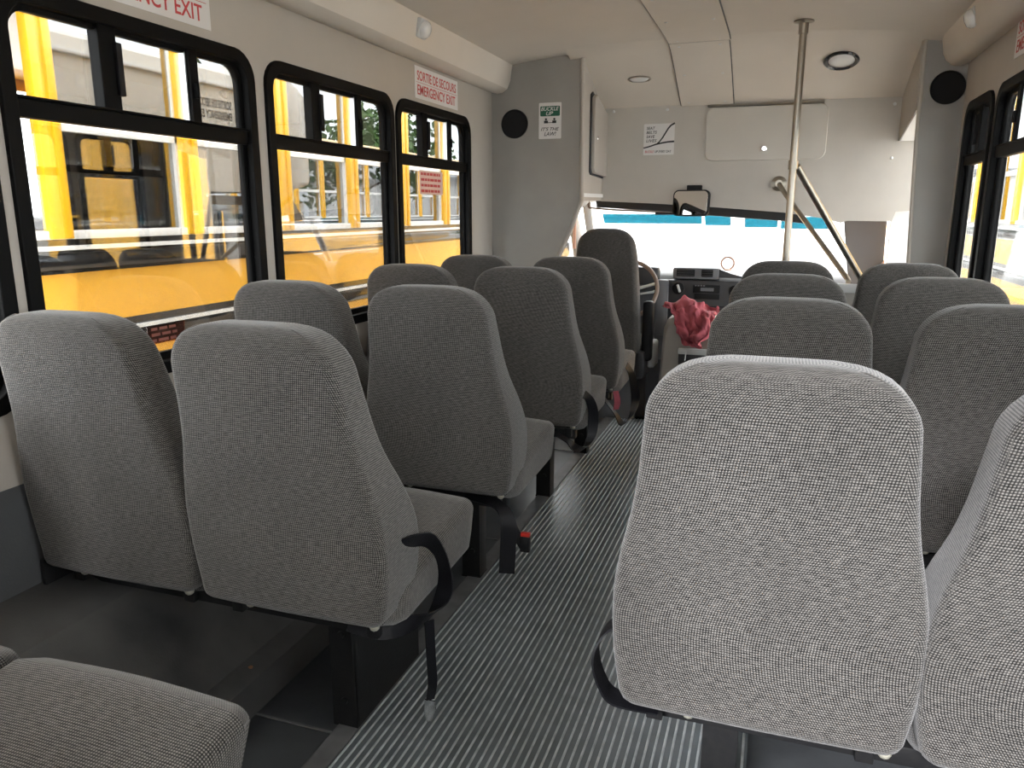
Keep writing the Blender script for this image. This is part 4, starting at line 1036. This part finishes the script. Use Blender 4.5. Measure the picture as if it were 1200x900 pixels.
m = MB(cw); m.tube([cw - ax * .05, cw - ax * .125], .045, 16); m.build('steering_column', M['dashd'], t, 40)
m = MB(cw); m.tube([cw - ax * .1 + uu * .03, cw - ax * .09 + uu * .16 + vv * .02, cw - ax * .08 + uu * .24 + vv * .07], [.008, .008, .012], 8); m.build('gear_lever', M['pale'], t, 50)

# rear view mirror
t = thing('rear_view_mirror', 'rounded rectangular driver mirror hanging from the front wall', 'mirror', (-.515, YF - .07, 1.30))
o_ = Vector(t.location)
R3 = Matrix.Rotation(math.radians(-12), 4, 'Z') @ Matrix.Rotation(math.radians(-6), 4, 'X')
mtM = Matrix.Translation(o_) @ R3 @ basis((0, 0, 0), (1, 0, 0), (0, 0, 1))
hs = plate('mirror_housing', rr(-.108, -.075, .108, .075, .03), [], .03, mtM, M['rubber'], t, o_, .006)
plate('mirror_glass', rr(-.100, -.067, .100, .067, .026), [], .003, mtM @ Matrix.Translation((0, 0, .002)), M['mirror'], t, o_)
m = MB(o_); m.box((-.50, YF - .025, 1.383), (.085, .05, .035), .005); m.tube([(-.50, YF - .03, 1.38), (-.51, YF - .055, 1.33)], .01, 8); m.build('mirror_mount', M['rubber'], t, 40)
# sun visor with its rod
t = thing('sun_visor', 'thin dark sun visor along the top left of the windscreen', 'sun visor', (-.8, 5.0, 1.25))
m = MB(t.location); m.tube([(-1.20, 5.02, 1.275), (-1.21, 5.02, 1.345)], .008, 8); m.build('visor_bracket', M['wheel'], t, 40)
m = MB(t.location); m.tube([(-1.20, 5.02, 1.275), (-1.05, 5.03, 1.262), (-.45, 5.03, 1.235)], .006, 8); m.build('visor_rod', M['wheel'], t, 40)
m = MB(t.location); m.box((-.60, 5.06, 1.237), (.34, .10, .014), .005); m.build('visor_blade', M['dashd'], t, 30)

# ------------------------------------------------------------------ cab shell
def quad(name, pts, th, mat, st=True, parent=None):
    m = MB(); P = [Vector(p) for p in pts]; n_ = (P[1] - P[0]).cross(P[2] - P[0]).normalized() * th
    m.loft([P, [p + n_ for p in P]]); o = m.build(name, mat, parent)
    if st and not parent: struct(o)
    return o
# driver door side: low panel, glass, pillars
mt = basis((-1.40, 0, 0), (0, 1, 0), (0, 0, 1))
o = plate('door_1', [(YB + .04, -.5), (5.9, -.5), (5.9, .80), (5.40, 1.36), (YB + .04, 1.36)], [[(4.36, .72), (5.70, .74), (5.34, 1.29), (4.36, 1.30)]], .04, mt, M['greyp']); struct(o)
d1 = o
m = MB(); m.box((-1.42, 4.95, 1.0), (.004, 1.3, .62)); o = m.build('door_glass', M['clearglass'], d1)
quad('wall_cab_top_left', [(-1.42, YB + .03, 1.33), (-1.05, YB + .03, 1.33), (-1.05, 5.4, 1.34), (-1.42, 5.4, 1.34)], .02, M['whitem'])
f = MB(); f.tube([(-1.36, 5.98, .79), (-1.335, 5.70, 1.02), (-1.30, 5.36, 1.31)], .03, 10); o = f.build('trim_13', M['pale'], smooth=40); struct(o)
f = MB(); f.box((-1.345, 5.22, 1.12), (.02, .03, .24), .006); o = f.build('trim_14', M['peach'], smooth=40); struct(o)
# pillar lamp
t = thing('pillar_lamp', 'white domed lamp in the top corner beside the driver door', 'lamp', (-1.20, 4.60, 1.28))
m = MB(t.location); m.lathe((-1.19, 4.62, 1.322), (0, 0, -1), [(0, 0), (.085, 0), (.08, .02), (.055, .045), (0, .055)], 28); m.build('lamp_dome', M['whitem'], t, 60)
m = MB(t.location); m.lathe((-1.19, 4.62, 1.325), (0, 0, -1), [(.082, 0), (.09, .0), (.09, .008), (.082, .012)], 28); m.build('lamp_rim', M['pale'], t, 40)
# outside mirror of the driver
t = thing('wing_mirror', 'small black wing mirror outside the driver door window', 'mirror', (-1.60, 5.84, .78))
m = MB(t.location); m.box((-1.60, 5.86, .965), (.10, .07, .11), .02); m.build('mirror_shell', M['rubber'], t, 40)
m = MB(t.location); m.tube([(-1.60, 5.86, .92), (-1.58, 5.84, .80), (-1.44, 5.82, .77)], .01, 8); m.build('mirror_arm', M['rubber'], t, 40)
# windscreen
ws = thing('window_11', None, None, (-.45, 5.65, .78), kind='structure'); o_ = Vector(ws.location)
def wpt(x, z): return Vector((x, 5.98 - (z - .77) * 1.17, z))
m = MB(o_)
m.loft([[wpt(-1.34, .78), wpt(.52, .78), wpt(.36, 1.30), wpt(-1.28, 1.31)], [wpt(-1.34, .78) + Vector((0, .004, .004)), wpt(.52, .78) + Vector((0, .004, .004)), wpt(.36, 1.30) + Vector((0, .004, .004)), wpt(-1.28, 1.31) + Vector((0, .004, .004))]])
m.build('windscreen_glass', M['clearglass'], ws)
for xa, xb, za, zb in ((-1.20, -.52, 1.172, 1.236), (-.50, -.33, 1.162, 1.236), (-.24, -.03, 1.150, 1.228), (-.01, .30, 1.142, 1.220)):
    m = MB(o_); k = Vector((0, -.006, -.004))
    m.loft([[wpt(xa, za) + k, wpt(xb, za) + k, wpt(xb, zb) + k, wpt(xa, zb) + k], [wpt(xa, za) + k * .5, wpt(xb, za) + k * .5, wpt(xb, zb) + k * .5, wpt(xa, zb) + k * .5]]); m.build('shade_band', M['ashade'], ws)
f = MB(); f.tube([tuple(wpt(.53, .77)), tuple(wpt(.46, 1.0)), tuple(wpt(.375, 1.28)), (.30, 5.3, 1.34)], .028, 10); o = f.build('trim_15', M['pale'], smooth=40); struct(o)
quad('ceiling_cab_header', [(-1.42, 5.38, 1.33), (.80, 5.38, 1.33), (.80, 4.80, 1.36), (-1.42, 4.80, 1.36)], .02, M['whitem'])
# passenger side quarter panel (dark), solid white panel beside it
o = plate('wall_quarter_panel', [(.338, 1.20), (.566, 1.20), (.574, .70), (.50, .60), (.42, .70), (.375, .95)], [], .03, basis((0, 4.95, 0), (1, 0, 0), (0, 0, 1)), pbr('taupe_panel', (.15, .135, .128), .6), None, (0, 0, 0), .004); struct(o)
m = MB(); m.prism([(.50, .86), (.572, .98), (.575, .86)], 4.935, 4.948, lambda a, b, h: (a, h, b)); m.build('tan_corner', M['peach'], o)
o = plate('wall_front_return', [(.575, -.4), (XR, -.4), (XR, 1.262), (.575, 1.252)], [], .03, basis((0, 4.87, 0), (1, 0, 0), (0, 0, 1)), M['whitem']); struct(o)
# entrance door: glazed double leaf on the right side
o = plate('door_2', [(-4.86, -.6), (-YB - .01, -.6), (-YB - .01, 1.74), (-4.86, 1.74)], [rr(-4.84, -.4, -4.56, 1.70, .03), rr(-4.54, -.4, -YB - .03, 1.70, .03)], .04, mtR, M['black']); struct(o); d2 = o
m = MB(); m.box((XR + .02, 4.55, .63), (.004, .56, 2.08)); m.build('door_glass', M['clearglass'], d2)
m = MB(); m.tube([(XR - .055, 4.33, .70), (XR - .06, 4.33, .74), (XR - .06, 4.33, 1.10), (XR - .055, 4.33, 1.14)], .012, 8); m.build('door_handle', M['pale'], d2, 40)
f = MB(); f.box((.50, 4.55, -.30), (.52, .62, .04)); o = f.build('floor_step', M['tile']); struct(o)

# over-cab body outside (seen in reflections)
f = MB(); secs = []
for k in range(9):
    a = k / 8; y = 4.80 + .95 * math.sin(a * PI / 2); s_ = math.cos(a * PI / 2)
    zt_ = 1.55 + .70 * (s_ ** .5 if s_ > 0 else 0); zb_ = 1.38 + .12 * a; hw = 1.22 * (.55 + .45 * max(s_, 0) ** .5)
    secs.append([(px - .4125, y, pz) for px, pz in rr(-hw, zb_, hw, max(zt_, zb_ + .12), .05, 4)])
f.loft(secs); o = f.build('ceiling_over_cab_cap', M['cream'], smooth=40); struct(o)

# ------------------------------------------------------------------ school buses outside
def school_bus(xp, side, y0, y1, first_post, label, name_extra=None):
    """side: +1 the bus body lies towards -x of its visible face (left bus), -1 the other way"""
    t = thing('school_bus', label, 'bus', (xp - side * 1.2, (y0 + y1) / 2, GZ)); o_ = Vector(t.location)
    s = side; cy = (y0 + y1) / 2; ly = y1 - y0
    def b(nm, x0, x1, z0, z1, mat, ya=y0, yb=y1, bev=0., par=None):
        m = MB(o_); m.box((xp + s * (x0 + x1) / 2, (ya + yb) / 2, (z0 + z1) / 2), (abs(x1 - x0), yb - ya, z1 - z0), bev); return m.build(nm, M[mat], par or t, 30 if bev else None)
    # lower side, rails
    b('side_panel', -.04, 0, .814, 1.02, 'yellow'); b('side_panel', -.04, 0, .50, .70, 'yellow'); b('skirt_panel', -.04, 0, -.42, .50, 'yellow')
    b('rub_rail', -.01, .022, 1.035, 1.098, 'gloss', bev=.008); b('rub_rail', -.01, .022, .70, .765, 'gloss', bev=.008)
    b('rail_backing', -.04, .001, 1.02, 1.145, 'gloss'); b('rail_backing', -.04, .001, .69, .82, 'gloss')
    b('rail_highlight', .0, .026, 1.108, 1.124, 'whitem'); b('rail_highlight', .0, .026, .772, .786, 'whitem')  # white strips paint the highlight along the glossy rub rails
    b('rub_rail', -.01, .018, .555, .585, 'ybus', bev=.005); b('rub_rail', -.01, .018, .45, .50, 'gloss', bev=.005)
    b('window_sill', -.04, .014, 1.148, 1.180, 'whitem', bev=.004)
    b('roof_edge', -.05, .03, 2.09, 2.16, 'ybus', bev=.01)
    # roof, far side, ends, floor
    m = MB(o_); pts = [(0, 2.12)] + [(-1.2 + 1.2 * math.cos(a), 2.14 + .38 * math.sin(a)) for a in [PI * k / 16 for k in range(17)]] + [(-2.4, 2.12)]
    m.prism([(xp + s * a, c_) for a, c_ in pts], y0, y1, lambda a, c_, h: (a, h, c_)); m.build('roof', M['yellow'], t, 40)
    b('far_side', -2.44, -2.40, -.42, 1.16, 'yellow'); b('far_side', -2.44, -2.40, 2.05, 2.14, 'yellow'); b('bus_floor', -2.4, -.04, .20, .26, 'rubber')
    b('end_panel', -2.4, 0, -.42, 2.14, 'yellow', y0 - .04, y0); b('end_panel', -2.4, 0, -.42, 2.14, 'yellow', y1, y1 + .04)
    # posts and windows
    y = first_post
    while y - .712 > y0: y -= .712
    ys = []
    while y < y1: ys.append(y); y += .712
    for yy in ys:
        m = MB(o_)
        for dx in (-.030, .030): m.box((xp + s * .012, yy + dx, 1.63), (.034, .036, .96), .006)
        m.box((xp + s * .002, yy, 1.63), (.034, .09, .96), .002)
        pst = m.build('window_post', M['ybus'], t, 30)
        m = MB(o_)
        for dx in (-.030, .030):
            for zz in (1.19, 1.36, 1.55): m.lathe((xp + s * .029, yy + dx, zz), (s, 0, 0), [(0, .003), (.005, .001), (.006, -.001)], 8)
        m.build('rivets', M['ybus'], pst, 40)
        for yy2 in (yy + .36,):
            m = MB(o_)
            for zz in (.84, .87, .90, .93, .96, .99): m.lathe((xp, yy2, zz), (s, 0, 0), [(0, .004), (.006, .001), (.007, -.001)], 8)
            if int(round((yy - first_post) / .712)) % 2 == 0: m.build('panel_rivets', M['yellow'], t, 40)
            else: m.bm.free()
        # far side post
        b('window_post', -2.43, -2.39, 1.15, 2.1, 'ybus', yy - .05, yy + .05)
    for ya, yb in zip(ys, ys[1:]):
        w = b('window_sash', -.035, -.005, 1.545, 1.585, 'whitem', ya + .04, yb - .04)
        m = MB(o_)
        for yy in (ya + .052, yb - .052): m.box((xp - s * .02, yy, 1.63), (.03, .012, .94))
        m.box((xp - s * .02, (ya + yb) / 2, 2.08), (.03, yb - ya - .08, .03)); m.build('sash_frame', M['whitem'], w)
        for (z0, z1, dx) in ((1.17, 1.55, -.026), (1.57, 2.08, -.014)):
            m = MB(o_); m.box((xp + s * dx, (ya + yb) / 2, (z0 + z1) / 2), (.004, yb - ya - .1, z1 - z0)); m.build('pane', M['busglass'], w)
        # a bench seat inside
        m = MB(o_)
        for cx in (-.5, -1.85): m.box((xp + s * cx, ya + .2, .86), (.85, .12, .72), .04); m.box((xp + s * cx, ya + .42, .62), (.85, .40, .12), .03)
        m.build('bench_seat', M['seatgreen'], t, 40)
    # wheels
    for yy in (y0 + 1.8, y1 - 1.4):
        m = MB(o_); m.lathe((xp - s * .05, yy, GZ + .46), (s, 0, 0), [(0, .02), (.2, .02), (.24, .0), (.30, .04), (.44, .04), (.46, .0), (.46, -.24), (0, -.24)], 36); m.build('wheel', M['rubber'], t, 40)
    return t
school_bus(-2.56, 1, 1.72, 8.3, 2.213, 'yellow school bus parked close along the left side windows')
school_bus(1.78, -1, 6.3, 17.6, 6.62, 'yellow school bus parked ahead on the right, seen through the right windows')

# ------------------------------------------------------------------ outside: ground, trees, added white building
f = MB(); f.box((0, 20, GZ - .05), (160, 160, .1)); o = f.build('ground', M['concrete']); o['kind'] = 'structure'
def tree(x, y, h, r, seed, label, n=2600):
    random.seed(seed)
    t = thing('tree', label, 'tree', (x, y, GZ), group='trees round the yard'); o_ = Vector(t.location)
    m = MB(o_); m.tube([(x, y, GZ), (x + .1, y, GZ + h * .3), (x - .1, y + .1, GZ + h * .75)], [.28, .2, .06], 10)
    for k in range(7):
        a = k * 2.4; z = GZ + h * (.3 + .07 * k); m.tube([(x, y, z), (x + math.cos(a) * r * .7, y + math.sin(a) * r * .7, z + h * .13)], [.07, .02], 6)
    m.build('trunk', M['bark'], t, 40)
    m = MB(o_); blobs = [(Vector((x + random.uniform(-1, 1) * r * .62, y + random.uniform(-1, 1) * r * .62, GZ + h * random.uniform(.35, .92))), r * random.uniform(.28, .5)) for _ in range(16)]
    for _ in range(n):
        c, br = random.choice(blobs); d = Vector((random.gauss(0, 1), random.gauss(0, 1), random.gauss(0, 1))).normalized()
        p = c + d * br * random.uniform(.55, 1.08); sz = random.uniform(.10, .24)
        a = Vector((random.gauss(0, 1), random.gauss(0, 1), random.gauss(0, 1))).normalized(); b_ = a.cross(d + Vector((.1, .2, .3))).normalized()
        m.bm.faces.new([m.bm.verts.new(p + q) for q in (a * sz, b_ * sz * .6, -a * sz, -b_ * sz * .6)])
    m.build('foliage', M['leaf'], t)
tree(-9, 30, 8.5, 3.4, 1, 'green tree far behind the left school bus')
tree(9.5, 27, 5.6, 2.6, 2, 'broad green tree beyond the right school bus')
tree(5.2, 34, 6.4, 2.8, 3, 'green tree farthest beyond the right school bus')
tree(15, 24, 7.0, 3.2, 4, 'tall green tree at far right of the yard')
tree(12.5, 34, 6.6, 3.0, 5, 'green tree behind the tall one right of the yard')
t = thing('white_backdrop', 'long white building added across the yard to whiten the windscreen view', 'building', (-6, 48, GZ))  # white block put in to give the windscreen its bright view
m = MB(t.location); m.box((-6, 50, GZ + 2.0), (34, 4, 4.0)); m.build('wall', M['whitewall'], t)
m = MB(t.location); m.box((-6, 50, GZ + 4.1), (35, 5, .25)); m.build('roof', M['roofgrey'], t)

# ------------------------------------------------------------------ light
W = bpy.data.worlds.new('World'); bpy.context.scene.world = W; W.use_nodes = True
nt = W.node_tree; bg = nt.nodes['Background']
tc = nt.nodes.new('ShaderNodeTexCoord'); sp = nt.nodes.new('ShaderNodeSeparateXYZ'); nt.links.new(tc.outputs['Generated'], sp.inputs[0])
rp = nt.nodes.new('ShaderNodeValToRGB'); nt.links.new(sp.outputs[2], rp.inputs[0])
rp.color_ramp.elements[0].position = 0.; rp.color_ramp.elements[0].color = (.92, .96, 1, 1)
rp.color_ramp.elements[1].position = .9; rp.color_ramp.elements[1].color = (1, .985, .955, 1)
nt.links.new(rp.outputs[0], bg.inputs[0]); bg.inputs[1].default_value = 10.0
sun = bpy.data.lights.new('sun', 'SUN'); sun.energy = 9.5; sun.angle = math.radians(14); sun.color = (.97, .96, 1)
so = bpy.data.objects.new('sun', sun); C.objects.link(so)
d = Vector((.10, .86, -.46)).normalized()
so.rotation_euler = d.to_track_quat('-Z', 'Y').to_euler()

# ------------------------------------------------------------------ camera
F = 900.; VPX, VPY = 918., 248.
th = math.atan((450 - VPY) / F); ps = math.atan((VPX - 600) / math.hypot(F, 450 - VPY))
cam = bpy.data.cameras.new('camera'); co = bpy.data.objects.new('camera', cam); C.objects.link(co)
cam.sensor_width = 36; cam.lens = 36 * F / 1200; cam.clip_start = .02; cam.clip_end = 300
fw = Vector((-math.sin(ps) * math.cos(th), math.cos(ps) * math.cos(th), -math.sin(th)))
rt = Vector((math.cos(ps), math.sin(ps), 0)); upv = rt.cross(fw)
co.matrix_world = Matrix(((rt.x, upv.x, -fw.x, 0), (rt.y, upv.y, -fw.y, 0), (rt.z, upv.z, -fw.z, 1.25), (0, 0, 0, 1)))
sc = bpy.context.scene; sc.camera = co
sc.view_settings.view_transform = 'Standard'; sc.view_settings.look = 'None'
sc.view_settings.gamma = 1; sc.view_settings.use_curve_mapping = False
sc.view_settings.exposure = 0.0
